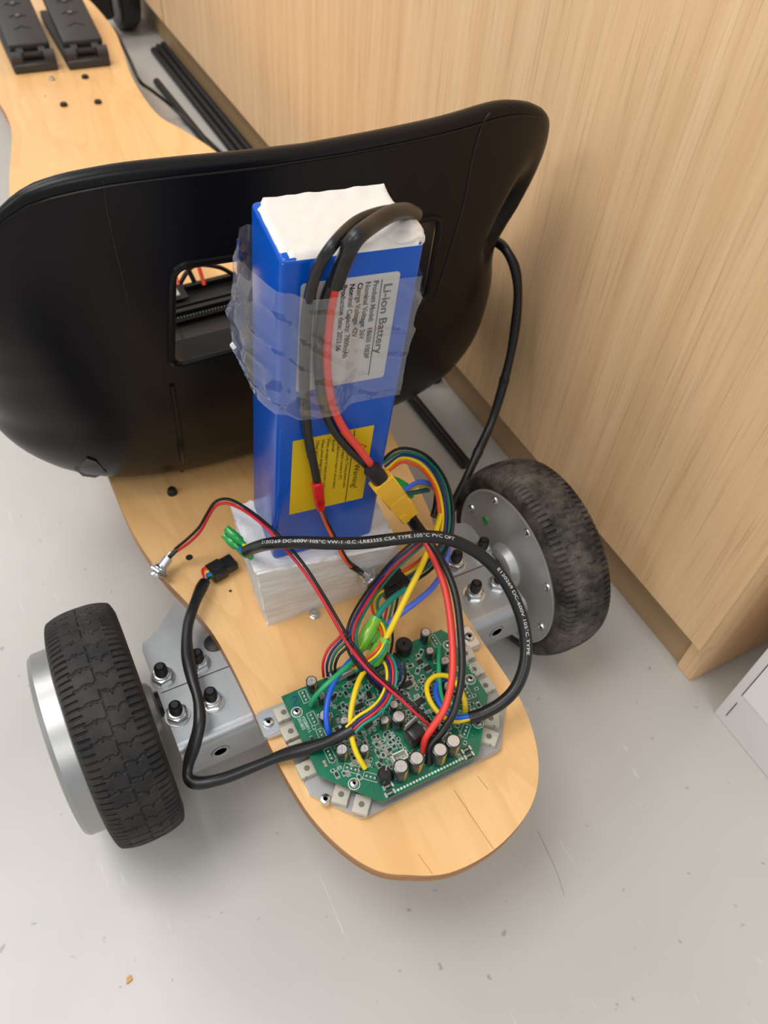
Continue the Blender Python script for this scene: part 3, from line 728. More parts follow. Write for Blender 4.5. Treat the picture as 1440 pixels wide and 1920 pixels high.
# ================================================================== electronics module on the seat pan
md = empty('electronics_module', (0.145, 0.665, 0.142)); tag(md, 'small black electronics board with wires lying on the seat pan, seen through the window', 'circuit board')
YW = Matrix.Translation((0.158, 0.660, 0.1355)) @ Matrix.Rotation(math.radians(2), 4, 'Z') @ Matrix.Rotation(math.radians(5), 4, 'X')
mb = MB(); mb.box((0, -0.003, 0.0), (0.125, 0.050, 0.002), 0.0004, M=YW); mb.build('base_board', M['blackm'], md)
for y in (-0.020, -0.012, 0.012):
    mb = MB(); mb.box((0.005, y, 0.004), (0.10, 0.0045, 0.006), M=YW); mb.build('pin_header', M['black'], md)
mb = MB()
for i in range(34):
    for y in (-0.0255, -0.0155): mb.box((-0.052 + i * 0.0031, y, 0.0022), (0.0011, 0.0011, 0.0030), M=YW)
o = mb.build('header_pins', M['solder'], md); o['kind'] = 'stuff'
mb = MB(); mb.box((-0.022, 0.002, 0.0095), (0.050, 0.022, 0.002), 0.0003, M=YW); mb.build('module_board', M['chip'], md)
mb = MB(); mb.box((-0.036, 0.002, 0.0118), (0.014, 0.016, 0.003), 0.0006, M=YW); mb.build('shield_can', M['bright'], md)
mb = MB(); mb.box((-0.012, 0.002, 0.0112), (0.016, 0.014, 0.002), 0.0003, M=YW); mb.build('processor', M['connb'], md)
mb = MB(); mb.box((-0.052, 0.010, 0.008), (0.008, 0.010, 0.014), 0.0006, M=YW); mb.build('yellow_terminal', M['yellow'], md)
mb = MB(); mb.lathe([(0, 0.007), (0.003, 0.0065), (0.0042, 0.003), (0.0042, 0)], YW @ Matrix.Translation((-0.050, -0.020, 0.001)), 14); mb.build('button', M['bright'], md)
def w3(pts, r, m_, parent, name='wire', seg=8, n=6): 
    mb = MB(); mb.tube([Vector(p) for p in pts], r, seg, n=n); return mb.build(name, M[m_], parent, 60)
w3([YW @ Vector(p) for p in ((-0.002, 0.004, 0.016), (0.0, 0.03, 0.030), (-0.004, 0.065, 0.02), (-0.01, 0.10, -0.02))], 0.0014, 'red', md)
w3([YW @ Vector(p) for p in ((-0.008, 0.006, 0.016), (-0.012, 0.03, 0.028), (-0.02, 0.07, 0.015), (-0.03, 0.10, -0.02))], 0.0014, 'wblack', md)
w3([YW @ Vector(p) for p in ((0.014, 0.004, 0.014), (0.010, 0.02, 0.034), (0.02, 0.055, 0.03), (0.05, 0.09, -0.02))], 0.0024, 'wblack', md)
w3([YW @ Vector(p) for p in ((0.022, 0.0, 0.012), (0.022, 0.022, 0.032), (0.024, 0.06, 0.03), (0.03, 0.10, -0.02))], 0.0020, 'red', md)
w3([YW @ Vector(p) for p in ((0.0, 0.012, 0.008), (0.018, 0.018, 0.022), (0.04, 0.012, 0.020), (0.056, 0.01, 0.008))], 0.0022, 'wblack', md)

# ================================================================== foam block
fo = MB()
fz = 0.1665
A, B_, D_ = P(500, 1175, z=DT), P(745, 1091, z=DT), P(431, 946, z=fz)
At, Bt = P(478, 1076, z=fz), P(748, 1021, z=fz)
dpt = D_ - At; dpt.z = 0
Ct = Bt + dpt; Dt = At + dpt
dpb = dpt * 1.02
def foam_grid(p00, p10, p11, p01, nx, ny, amp, nrm):
    V = []
    for j in range(ny + 1):
        for i in range(nx + 1):
            u, w = i / nx, j / ny
            p = (p00 * (1 - u) + p10 * u) * (1 - w) + (p01 * (1 - u) + p11 * u) * w
            V.append(p)
    return V, [(j * (nx + 1) + i, j * (nx + 1) + i + 1, (j + 1) * (nx + 1) + i + 1, (j + 1) * (nx + 1) + i) for j in range(ny) for i in range(nx)]
Ab, Bb, Cb, Db = A, B_, B_ + dpb, A + dpb
faces = [(At, Bt, Ct, Dt, 0), (Ab, Bb, Bt, At, 1), (Db, Ab, At, Dt, 1), (Bb, Cb, Ct, Bt, 1), (Cb, Db, Dt, Ct, 1), (Db, Cb, Bb, Ab, 1)]
for a, b_, c, d, mi in faces:
    V, F = foam_grid(a, b_, c, d, 28, 20, 0, None); fo.add(V, F, mi)
bmesh.ops.remove_doubles(fo.bm, verts=fo.bm.verts, dist=1e-6)
cen = (At + Bt + Ct + Dt + Ab + Bb + Cb + Db) / 8
from mathutils import noise as mnoise
for v in fo.bm.verts:
    p = v.co; d = (p - cen).normalized()
    lay = 0.00025 * math.sin(p.z * 1900) if p.z < fz - 0.001 else 0
    k_ = mnoise.noise(p * 90) * 0.0012 + mnoise.noise(p * 300) * 0.0005 + lay
    h = Vector((d.x, d.y, 0)) if p.z < fz - 0.001 else Vector((0, 0, 1))
    if p.z < DT + 0.0005: v.co = p + Vector((d.x, d.y, 0)) * k_
    else: v.co = p + h * k_
bmesh.ops.bevel(fo.bm, geom=[e for e in fo.bm.edges if len(e.link_faces) == 2 and e.calc_face_angle(0) > 1.0 and min(v.co.z for v in e.verts) > DT + 0.002], offset=0.0015, segments=2, affect='EDGES')
tag(fo.build('foam_block', [M['foam'], M['foam_side']], ang=60, fix=True), 'white foam block on the deck propping up the blue battery', 'foam block')

# ================================================================== battery
BW, BD, BH = 0.0715, 0.050, 0.2365
FLb = Vector((0.1100, 0.3125, 0.1655))
bz = Vector((0.0076, -0.014, 0.237)).normalized(); bx = Vector((math.cos(math.radians(-5.5)), math.sin(math.radians(-5.5)), 0))
bx = (bx - bz * bx.dot(bz)).normalized(); by = bz.cross(bx)
MB_ = frame(FLb, bx, by, bz); MBI = MB_.inverted()
def BF(px, py, off=0.0): return PL(px, py, FLb - by * off, by)
def BT(px, py, off=0.0): return PL(px, py, FLb + bz * (BH + off), bz)
bat = empty('battery_pack', FLb + bx * BW / 2 + by * BD / 2)
tag(bat, 'tall blue shrink-wrapped battery pack standing on the foam block', 'battery')
mb = MB(); mb.box((BW / 2, BD / 2, BH / 2), (BW, BD, BH), 0.0028, M=MB_, seg=3); mb.build('casing', M['bat'], bat, 50)
# white sealant over the top
mb = MB(); NX, NY = 30, 22; V = []; F = []
for j in range(NY + 1):
    for i in range(NX + 1):
        x, y = BW * (0.012 + 0.976 * i / NX), BD * (0.012 + 0.976 * j / NY)
        ed = min(i, NX - i, j, NY - j)
        h = 0.0012 + 0.0007 * mnoise.noise(Vector((x * 160, y * 160, 0))) + 0.0035 * math.exp(-((x - BW * 0.95) / 0.012) ** 2 - ((y - BD * 0.35) / 0.014) ** 2) + 0.0022 * math.exp(-((y - BD) / 0.007) ** 2) * (0.5 + i / NX)
        if ed == 0: h = -0.001
        cut = 0.006
        for cx_, cy_ in ((0, 0), (0, BD)):
            if math.hypot(x - cx_, y - cy_) < cut: h = -0.002
        V.append(MB_ @ Vector((x, y, BH + h)))
F = [(j * (NX + 1) + i, j * (NX + 1) + i + 1, (j + 1) * (NX + 1) + i + 1, (j + 1) * (NX + 1) + i) for j in range(NY) for i in range(NX)]
mb.add(V, F)
# blob and drip around the cable exit
import itertools
def blob(c, sz, seed, amp=0.25):
    bm2 = bmesh.new(); bmesh.ops.create_icosphere(bm2, subdivisions=3, radius=1.0)
    V = []; 
    for v in bm2.verts:
        k_ = 1 + amp * mnoise.noise(v.co * 1.7 + Vector((seed, 0, 0))); V.append(MB_ @ (Vector(c) + Vector((v.co.x * sz[0], v.co.y * sz[1], v.co.z * sz[2])) * k_))
    F = [tuple(v.index for v in f.verts) for f in bm2.faces]; mb.add(V, F); bm2.free()
blob((BW - 0.004, 0.014, BH), (0.0075, 0.010, 0.0045), 1); blob((BW - 0.001, 0.008, BH - 0.001), (0.004, 0.005, 0.003), 5); blob((BW - 0.008, 0.006, BH + 0.001), (0.010, 0.005, 0.002), 9)
o = mb.build('sealant', M['silicone'], bat, 60); o['label'] = 'lumpy white sealant on the battery top'
def sticker(name, px4, m_, r, off=0.0004):
    L = [MBI @ BF(*q) for q in px4]
    x0 = (L[0].x + L[3].x) / 2; x1 = (L[1].x + L[2].x) / 2; z1 = (L[0].z + L[1].z) / 2; z0 = (L[2].z + L[3].z) / 2
    FR = MB_ @ Matrix(((1, 0, 0, 0), (0, 0, 1, 0), (0, -1, 0, 0), (0, 0, 0, 1))).inverted()      # local (x, z) drawn in xy, thickness to -y
    mb = MB(); mb.prism(rrect(x1 - x0, z1 - z0, r, 4, (x0 + x1) / 2, (z0 + z1) / 2), 0, off, M=FR)
    return mb.build(name, m_, bat, fix=True), x0, x1, z0, z1
def print_line(s, parent, bxx, z, size, m_, name, off, space=1.0, bold=0.0):
    V, F = text_geo(s, size, bold=bold)
    V2 = [MB_ @ Vector((bxx + v.y, -off, z - v.x * space)) for v in V]
    mb = MB(); mb.add(V2, F); return mb.build(name, m_, parent)
lab, x0, x1, z0, z1 = sticker('rating_label', [(563.6, 538), (750, 502.6), (721, 701), (554.5, 739.5)], M['label'], 0.002)
lab['label'] = 'grey-white rating label with sideways lettering'
print_line('Li-ion Battery', lab, x1 - 0.0078, z1 - 0.006, 0.0062, M['ink'], 'title_print', 0.0006, 1.3, 0.00008)
for i, s in enumerate(['Product Model:   18650 10S3P', 'Nominal Voltage: 36V', 'Charge Voltage: 42V', 'Nominal Capacity: 7800mAh', 'Production date: 2023.06']):
    print_line(s, lab, x1 - 0.0137 - i * 0.0041, z1 - 0.0035, 0.0038, M['ink'], 'text_line', 0.0006, 1.05, 0.0001)
print_line('batteries.', lab, x0 + 0.0035, z1 - 0.004, 0.0038, M['ink'], 'text_line', 0.0006)
mb = MB(); mb.box((x1 - 0.0094, -0.0006, (z0 + z1) / 2), (0.0004, 0.0002, (z1 - z0) * 0.9), M=MB_); mb.build('rule', M['ink'], lab)
mb = MB(); mb.box((x0 + 0.0075, -0.0006, z1 - 0.018), (0.0004, 0.0002, 0.031), M=MB_); mb.box((x0 + 0.0048, -0.0006, z1 - 0.0028), (0.0055, 0.0002, 0.0004), M=MB_); mb.build('box_rule', M['ink'], lab)
wl, x0, x1, z0, z1 = sticker('warning_label', [(548.8, 830), (703, 793.8), (678.8, 930), (541.9, 967.5)], M['wlabel'], 0.0003)
wl['label'] = 'yellow warning label with sideways lettering'
print_line('Warning!', wl, x1 - 0.0092, z1 - 0.47 * (z1 - z0), 0.0054, M['ink'], 'title_print', 0.0006, 1.15)
tri = [(x1 - 0.0095, z1 - 0.0125), (x1 - 0.0030, z1 - 0.0170), (x1 - 0.0095, z1 - 0.0215)]
mb = MB()
for (a, b_) in zip(tri, tri[1:] + tri[:1]): mb.cyl(MB_ @ Vector((a[0], -0.0005, a[1])), MB_ @ Vector((b_[0], -0.0005, b_[1])), 0.0003, seg=6)
mb.build('warning_triangle', M['redink'], wl)
mb = MB(); mb.box((x1 - 0.0122, -0.0006, (z0 + z1) / 2), (0.0004, 0.0002, (z1 - z0) * 0.98), M=MB_); mb.build('rule', M['ink'], wl)
for i, s in enumerate(['1.Please keep battery dry. Charging ambition within', '   temperature degree is between 0~45\u2103', "2.Please, don't press or impact or remove battery", '   by yourself', '3.Please, use adaptor for battery on fire / avoid sunlight', '4.Please, prevent damages during transportation', "5.Please, don't bolt battery"]):
    print_line(s, wl, x1 - 0.0154 - i * 0.0034, z1 - 0.003, 0.0027, M['ink'], 'text_line', 0.0006, 0.88)
# leads on the pack
def W(pts, r, m_, parent, name='wire', seg=10, n=6, flat=1.0, rf=None):
    mb = MB(); mb.tube(pts, r, seg, n=n, flat=flat, rf=rf); return mb.build(name, M[m_], parent, 60)
W([BT(772, 408, 0.002), BT(752, 396, 0.008), BT(715, 398, 0.012), BT(665, 418, 0.013), BF(622, 462, 0.012), BF(596, 505, 0.010), BF(579, 565, 0.007), BF(572, 645, 0.0046), BF(571, 740, 0.0042), BF(575, 800, 0.005), BF(584, 855, 0.006)], 0.0028, 'sleeve', bat, 'charge_lead')
W([BF(581, 840, 0.006), BF(589, 875, 0.0066), BF(596, 910, 0.007)], 0.0026, 'wblack', bat, 'charge_wire')
W([BT(778, 402, 0.001), BT(762, 396, 0.008), BT(735, 400, 0.014), BT(700, 420, 0.017), BF(666, 448, 0.016), BF(645, 490, 0.013), BF(629, 534, 0.009)], 0.0040, 'sleeve', bat, 'discharge_sleeve', 14)
W([BF(632, 520, 0.009), BF(623, 562, 0.0066), BF(615, 620, 0.0045), BF(613, 690, 0.0040), BF(622, 755, 0.0045), BF(645, 805, 0.007), BF(672, 840, 0.010), BF(693, 868, 0.013), BF(706, 885, 0.014)], 0.0024, 'red', bat, 'red_wire')
W([BF(624, 520, 0.008), BF(608, 565, 0.0055), BF(597, 640, 0.0040), BF(597, 705, 0.0035), BF(608, 765, 0.004), BF(625, 805, 0.0055), BF(652, 840, 0.009), BF(682, 868, 0.012), BF(700, 888, 0.013)], 0.0024, 'wblack', bat, 'black_wire')
# clear tape wrapped round pack and leads
zs = [(MBI @ BF(520, 545)).z, (MBI @ BF(785, 515)).z, (MBI @ BF(516, 772)).z, (MBI @ BF(744, 738)).z]
ring = []
def per(n0, a, b_):
    for k_ in range(n0): ring.append((a[0] + (b_[0] - a[0]) * k_ / n0, a[1] + (b_[1] - a[1]) * k_ / n0))
o_ = 0.0008
per(46, (BW + o_, -o_), (-o_, -o_)); per(34, (-o_, -o_), (-o_, BD + o_)); per(20, (-o_, BD + o_), (BW + o_, BD + o_)); per(20, (BW + o_, BD + o_), (BW + o_, -o_))
V = []; NT_ = 40
for s, (x, y) in enumerate(ring):
    fx = max(0, min(1, x / BW)); top_ = zs[0] * (1 - fx) + zs[1] * fx; bot = zs[2] * (1 - fx) + zs[3] * fx
    for k_ in range(NT_ + 1):
        t = k_ / NT_; z = bot + (top_ - bot) * t
        p = Vector((x, y, z)); q = Vector((x * 60, y * 60, z * 60))
        q = Vector((x * 30 + z * 14, y * 34 - z * 10, z * 30))
        r1 = max(0, 1 - 5 * abs(mnoise.noise(q))); r2 = max(0, 1 - 6 * abs(mnoise.noise(Vector((q.z * 1.3 + q.x, q.y * 1.5, q.x * 0.6)) + Vector((7, 3, 1)))))
        cr = 0.0004 + 0.0013 * r1 + 0.0011 * r2 + 0.0012 * mnoise.noise(q * 0.6 + Vector((3, 9, 2)))
        nx = 0; ny = 0; extra = 0
        if s < 46:
            ny = -1
            lead = 1 / (1 + math.exp(-(x - 0.007) / 0.0016)) / (1 + math.exp((x - 0.037) / 0.0022)); extra = 0.0082 * lead
            edge_ = math.exp(-((x + 0.0) / 0.007) ** 2); extra += 0.001 * edge_
        elif s < 80:
            nx = -1; fy_ = y / BD; extra = 0.013 * math.sin(math.pi * max(0, min(1, fy_))) ** 0.8 * (0.55 + 0.45 * math.sin(math.pi * min(1, t * 1.1))); cr *= 1.9
        elif s < 100: ny = 1
        else: nx = 1
        if nx > 0: cr *= 1.5
        d = abs(cr) + extra + 0.0004
        V.append(MB_ @ (p + Vector((nx * d, ny * d, cr * 0.5))))
S = len(ring); F = [(s * (NT_ + 1) + k_, ((s + 1) % S) * (NT_ + 1) + k_, ((s + 1) % S) * (NT_ + 1) + k_ + 1, s * (NT_ + 1) + k_ + 1) for s in range(S) for k_ in range(NT_)]
mb = MB(); mb.add(V, F); o = mb.build('clear_tape', M['tape'], bat, 22); o['label'] = 'crinkled clear packing tape wrapped round the pack and its leads'

# ================================================================== controller board
ctl = empty('controller_board', (0.147, 0.19, DT)); tag(ctl, 'green motor controller circuit board on a metal plate screwed to the deck tail', 'circuit board')
PT = 0.1118
PB = 0.1205; PTOP = PB + 0.0016
plate = [(0.0640, 0.2215), (0.0660, 0.2195), (0.0750, 0.2190), (0.0752, 0.1740), (0.0975, 0.1472), (0.1005, 0.1462), (0.1965, 0.1466), (0.2000, 0.1476), (0.2200, 0.1725), (0.2195, 0.2190), (0.2275, 0.2185), (0.2300, 0.2205), (0.2304, 0.2360), (0.2285, 0.2385), (0.0670, 0.2390), (0.0645, 0.2370)]
mb = MB(); mb.prism(plate, DT, PT - 0.0006, mi=0, side=1); inn = [(0.147 + (x - 0.147) * 0.985, 0.193 + (y - 0.193) * 0.985) for x, y in plate]
mb.prism(inn, PT - 0.0006, PT, mi=0, side=1); hp = mb.build('heat_plate', [M['plate'], M['plate_edge']], ctl, 30)
for sx in (0.0700, 0.2245):
    mb = MB(); mb.prism(rrect(0.0095, 0.0165, 0.0015, 3, sx, 0.2287), PT, PT + 0.0004); mb.build('plate_ear', M['plate_edge'], hp)
for x, y in ((0.0702, 0.2288), (0.2246, 0.2284), (0.0825, 0.1665)): put('plate_screw', me_screw, hp, Matrix.Translation((x, y, PT)) @ Matrix.Diagonal((1.15, 1.15, 1.2, 1)))
pcbp = [(0.0832, 0.2378), (0.0832, 0.1790), (0.1105, 0.1475), (0.1115, 0.1470), (0.1795, 0.1466), (0.1808, 0.1475), (0.2080, 0.1795), (0.2082, 0.2322), (0.2050, 0.2378), (0.1700, 0.2380), (0.1680, 0.2345), (0.1180, 0.2345), (0.1160, 0.2380)]
mb = MB(); mb.prism(pcbp[::-1], PB, PTOP); pcb = mb.build('circuit_board', M['pcb'], ctl, 30, fix=True)
def c5(x, y, z): return P(480 + x * 0.34722, 1120 + y * 0.34722, z=z)
# transistors round the edge
mt = MB()
mt.prism([(-0.0050, -0.0058), (0.0050, -0.0058), (0.0050, -0.0030), (0.0043, -0.0025), (0.0050, -0.0018), (0.0050, 0.0058), (-0.0050, 0.0058), (-0.0050, -0.0018), (-0.0043, -0.0025), (-0.0050, -0.0030)], 0, 0.0040, mi=0, bevel=0.0003)
mt.lathe([(0, 0.00402), (0.0017, 0.00402), (0.0019, 0.0040)], seg=18, mi=1); mt.box((0, 0.0085, 0.0024), (0.0100, 0.0060, 0.0042), mi=2)
for k_ in (-1, 0, 1): mt.box((k_ * 0.0025, 0.0135, 0.0022), (0.0011, 0.005, 0.0006), mi=3)
me_tr = mt.mesh('transistor', [M['tabc'], M['hole'], M['chip'], M['solder']], 35)
for zx, zy, ang in ((150, 620, -90), (188, 722, -90), (236, 806, -90), (275, 922, -90), (460, 1063, -41), (570, 1117, -41), (1132, 302, 90), (1178, 388, 90), (1240, 475, 90), (1268, 652, 58), (1258, 750, 41)):
    p = c5(zx, zy, PT + 0.004); put('transistor', me_tr, ctl, Matrix.Translation((p.x, p.y, PT)) @ Matrix.Rotation(math.radians(ang), 4, 'Z'))
# capacitors
def cap_mesh(r, h):
    mb = MB(); seg = 32
    prof = [(r * 0.98, 0), (r, 0.0004), (r, h * 0.90), (r * 0.93, h * 0.93), (r, h * 0.955), (r * 0.985, h * 0.985), (r * 0.86, h)]
    mb.lathe(prof, seg=seg); mb.bm.faces.ensure_lookup_table()
    for f in mb.bm.faces:
        c = f.calc_center_median(); a = math.degrees(math.atan2(c.y, c.x))
        if abs(f.normal.z) < 0.9 and abs(a) < 42: f.material_index = 1
    return mb.mesh('capacitor', [M['capgreen'], M['gold']], 40)
CAPM = {}
def cap(zx, zy, d, h, rot=-40):
    d *= 0.001; h *= 0.001; key = (d, h)
    if key not in CAPM:
        mb = MB(); mb.lathe([(d * 0.40, 0), (d * 0.39, 0.00025), (0, 0.00022)], seg=28)
        for a in (0.3, 0.3 + math.pi / 2): mb.box((0, 0, 0.00024), (d * 0.70, 0.00035, 0.00012), M=Matrix.Rotation(a, 4, 'Z'), mi=1)
        CAPM[key] = (cap_mesh(d / 2, h), mb.mesh('can_top', [M['captop'], M['bright']], 40))
    p = c5(zx, zy, PTOP + h); Mx = Matrix.Translation((p.x, p.y, PTOP)) @ Matrix.Rotation(math.radians(rot + random.uniform(-12, 12)), 4, 'Z')
    o = put('capacitor', CAPM[key][0], ctl, Mx); put('can_top', CAPM[key][1], o, Mx @ Matrix.Translation((0, 0, h)))
    return p
CAPS = [(783, 912, 9.6, 15), (868, 868, 9.6, 15), (995, 822, 9.6, 15), (1067, 775, 9.6, 15), (300, 450, 7.4, 11), (357, 528, 5.6, 9), (373, 632, 7.8, 12), (477, 663, 5.8, 8), (465, 820, 7.6, 11), (587, 815, 6, 10),
        (745, 578, 6.6, 8), (771, 642, 9.0, 13), (695, 660, 6.6, 10), (918, 718, 7.0, 8), (918, 188, 7.2, 11), (940, 287, 6, 9), (1022, 340, 6.8, 11), (1040, 475, 6.6, 9)]
taken = []
for q in CAPS:
    p = cap(*q); taken.append((p.x, p.y, q[2] * 0.0006 + 0.001))
# buzzer
p = c5(800, 250, PTOP + 0.009); mb = MB(); mb.lathe([(0.0056, 0), (0.0058, 0.0005), (0.0058, 0.0082), (0.0053, 0.009), (0.0011, 0.009), (0.0010, 0.0070), (0, 0.0070)], Matrix.Translation((p.x, p.y, PTOP)), 36)
mb.build('buzzer', M['chip'], ctl); taken.append((p.x, p.y, 0.0085))
# taped regulator standing upright, with its bare tab
p = P(778, 1372, z=PTOP + 0.012); q = Matrix.Translation((p.x, p.y, PTOP)) @ Matrix.Rotation(math.radians(12), 4, 'Z')
mb = MB(); mb.box((0, 0, 0.0075), (0.0105, 0.0105, 0.015), 0.0018, M=q, seg=2); rg = mb.build('taped_regulator', M['sleeve'], ctl)
mb = MB(); mb.box((0, 0.0045, 0.0175), (0.0102, 0.0012, 0.0060), 0.0003, M=q @ Matrix.Rotation(math.radians(6), 4, 'Z')); mb.build('metal_tab', M['plate'], rg); taken.append((p.x, p.y, 0.009))
# dark coil with a pale wire lead
p = c5(697, 950, PTOP + 0.008); mb = MB(); mb.lathe([(0.0046, 0), (0.0048, 0.001), (0.0046, 0.0075), (0.0036, 0.0086), (0, 0.0088)], Matrix.Translation((p.x, p.y, PTOP)), 26); rc = mb.build('coil', M['sleeve'], ctl)
mb = MB(); mb.tube([p + Vector((0.001, 0.001, 0.001)), p + Vector((0.003, 0.003, 0.0025)), p + Vector((0.006, 0.002, 0.001)), p + Vector((0.008, -0.004, -0.005)), p + Vector((0.006, -0.006, -0.0085))], 0.0005, 6); mb.build('coil_lead', M['plate'], rc); taken.append((p.x, p.y, 0.006))
# connectors
def shroud(c, w, d, h, ang, npin, m_, name):
    q = Matrix.Translation((c.x, c.y, PTOP)) @ Matrix.Rotation(math.radians(ang), 4, 'Z'); mb = MB(); t = 0.0008
    mb.box((0, 0, 0.0006), (w, d, 0.0012), M=q); mb.box((0, d / 2 - t / 2, h / 2), (w, t, h), M=q); mb.box((0, -d / 2 + t / 2, h / 2), (w, t, h), M=q); mb.box((w / 2 - t / 2, 0, h / 2), (t, d, h), M=q); mb.box((-w / 2 + t / 2, 0, h / 2), (t, d, h), M=q)
    for i in range(npin): mb.box(((i - (npin - 1) / 2) * 0.0025, 0, 0.003), (0.0006, 0.0006, 0.0045), M=q, mi=1)
    taken.append((c.x, c.y, max(w, d) * 0.5)); return mb.build(name, [m_, M['solder']], ctl)
shroud(c5(778, 858, PTOP + 0.006), 0.0100, 0.0062, 0.0065, 0, 3, M['conn'], 'white_pin_header')
shroud(P(640, 1262, z=PTOP + 0.004), 0.0160, 0.0064, 0.0070, 3, 5, M['connb'], 'sensor_socket')
shroud(P(712, 1236, z=PTOP + 0.003), 0.0150, 0.0064, 0.0070, 0, 5, M['connb'], 'sensor_socket')
shroud(P(735, 1300, z=PTOP + 0.002), 0.0080, 0.0060, 0.0060, 40, 2, M['conn'], 'white_pin_header')
shroud(P(838, 1388, z=PTOP + 0.002), 0.0080, 0.0050, 0.0060, 20, 2, M['conn'], 'white_pin_header')
# board screws in their rings
for zx, zy in ((220, 617), (530, 1005), (1158, 440), (1200, 676), (1040, 255)):
    p = c5(zx, zy, PTOP + 0.001); s_ = put('board_screw', me_screw, ctl, Matrix.Translation((p.x, p.y, PTOP)) @ Matrix.Diagonal((0.85, 0.85, 1, 1)))
    mb = MB(); mb.lathe([(0.0033, 0), (0.0033, 0.0002), (0.0038, 0.0002), (0.0038, 0)], Matrix.Translation((p.x, p.y, PTOP)), 24); mb.build('silk_ring', M['silk'], s_); taken.append((p.x, p.y, 0.004))
# shunt resistors, chips
def chip(zx, zy, w, d, h, ang, name, legs=0, top=None, m_='chip'):
    p = c5(zx, zy, PTOP); q = Matrix.Translation((p.x, p.y, PTOP)) @ Matrix.Rotation(math.radians(ang), 4, 'Z'); mb = MB()
    mb.box((0, 0, h / 2 + 0.0001), (w, d, h), 0.0001, M=q)
    if legs:
        for sg in (-1, 1):
            for i in range(legs): mb.box(((i - (legs - 1) / 2) * w / legs, sg * (d / 2 + 0.0008), 0.0003), (w / legs * 0.42, 0.0018, 0.0004), M=q, mi=1)
    else:
        for sg in (-1, 1): mb.box((sg * w * 0.46, 0, h / 2 + 0.0001), (w * 0.2, d * 1.02, h * 1.02), M=q, mi=1)
    taken.append((p.x, p.y, max(w, d) * 0.62))
    o = mb.build(name, [M[m_], M['solder']], ctl)
    if top:
        V, F = text_geo(top, d * 0.62, 'CENTER'); mb = MB(); mb.add(V, F, 0, q @ Matrix.Translation((0, -d * 0.22, h + 0.00025))); mb.build('marking', M['silk'], o)
    return o
for zx, zy in ((712, 1022), (724, 1060), (1135, 825), (1150, 856)): chip(zx, zy, 0.0062, 0.0030, 0.0008, 2, 'shunt_resistor', 0, 'R001')
for zx, zy, w, d, ang, lg in ((603, 690, 0.0060, 0.0040, 20, 6), (885, 565, 0.0060, 0.0040, 10, 5), (515, 430, 0.0062, 0.0034, 10, 6), (655, 372, 0.0060, 0.0030, 10, 6), (820, 470, 0.0056, 0.0036, 5, 5), (560, 590, 0.0050, 0.0032, 10, 4), (610, 530, 0.0044, 0.0030, 80, 3), (925, 385, 0.0048, 0.003, 5, 5), (885, 350, 0.0036, 0.0030, 10, 3), (415, 545, 0.0034, 0.0026, 15, 2), (640, 640, 0.0050, 0.0040, 10, 5), (870, 610, 0.0030, 0.0050, 30, 3)):
    chip(zx, zy, w, d, 0.0013, ang, 'driver_chip', lg)
# gate solder pads in silk frames along the sides
for zx, zy, ang in ((262, 535, 90), (307, 655, 90), (357, 745, 90), (400, 850, 90), (515, 925, -41), (620, 970, -41), (965, 235, 90), (1140, 515, 90), (1140, 600, 60), (1130, 720, 41)):
    p = c5(zx, zy, PTOP); q = Matrix.Translation((p.x, p.y, PTOP)) @ Matrix.Rotation(math.radians(ang), 4, 'Z'); mb = MB()
    for i in (-1, 0, 1): mb.lathe([(0.0011, 0), (0.0010, 0.0005), (0.0004, 0.0011), (0, 0.0012)], q @ Matrix.Translation((i * 0.0027, 0, 0)), 10)
    taken.append((p.x, p.y, 0.0040)); o = mb.build('solder_pads', M['solder'], ctl); o['kind'] = 'stuff'
    mb = MB()
    for sg in (-1, 1): mb.box((0, sg * 0.0024, 0.00006), (0.0094, 0.00025, 0.0001), M=q); mb.box((sg * 0.0047, 0, 0.00006), (0.00025, 0.005, 0.0001), M=q)
    o = mb.build('silk_frame', M['silk'], o); o['kind'] = 'stuff'
# hundreds of tiny surface-mount pieces and white outlines
def inside(x, y, poly):
    c = False; n = len(poly)
    for i in range(n):
        x1_, y1_ = poly[i]; x2, y2 = poly[i - 1]
        if (y1_ > y) != (y2 > y) and x < (x2 - x1_) * (y - y1_) / (y2 - y1_) + x1_: c = not c
    return c
sm = MB(); sk = MB(); n_ = 0; tries = 0; rnd = random.Random(3); placed = []
small = [(0.147 + (x - 0.147) * 0.93, 0.193 + (y - 0.193) * 0.92) for x, y in pcbp]
while n_ < 330 and tries < 9000:
    tries += 1
    # denser on the middle of the board
    x = rnd.gauss(0.145, 0.026); y = rnd.gauss(0.188, 0.022)
    if not inside(x, y, small) or any((x - a) ** 2 + (y - b_) ** 2 < (c * 0.9) ** 2 for a, b_, c in taken): continue
    if any((x - a) ** 2 + (y - b_) ** 2 < 0.0022 ** 2 for a, b_ in placed): continue
    placed.append((x, y)); n_ += 1
    w, d = rnd.choice([(0.0019, 0.0010), (0.0022, 0.0013), (0.0015, 0.0008), (0.0030, 0.0016)]); ang = rnd.choice([0, 90, 0, 90, 45]) + rnd.uniform(-2, 2)
    q = Matrix.Translation((x, y, PTOP)) @ Matrix.Rotation(math.radians(ang), 4, 'Z'); h = rnd.uniform(0.0004, 0.0008); mi = rnd.choice([0, 0, 0, 1])
    sm.box((0, 0, h / 2), (w, d, h), M=q, mi=mi)
    for sg in (-1, 1): sm.box((sg * w * 0.52, 0, h * 0.4), (w * 0.34, d * 1.15, h * 0.84), M=q, mi=2)
    if rnd.random() < 0.75:
        for sg in (-1, 1): sk.box((0, sg * (d / 2 + 0.0005), 0.00005), (w * 1.75, 0.00022, 0.0001), M=q); sk.box((sg * w * 0.87, 0, 0.00005), (0.00022, d + 0.001, 0.0001), M=q)
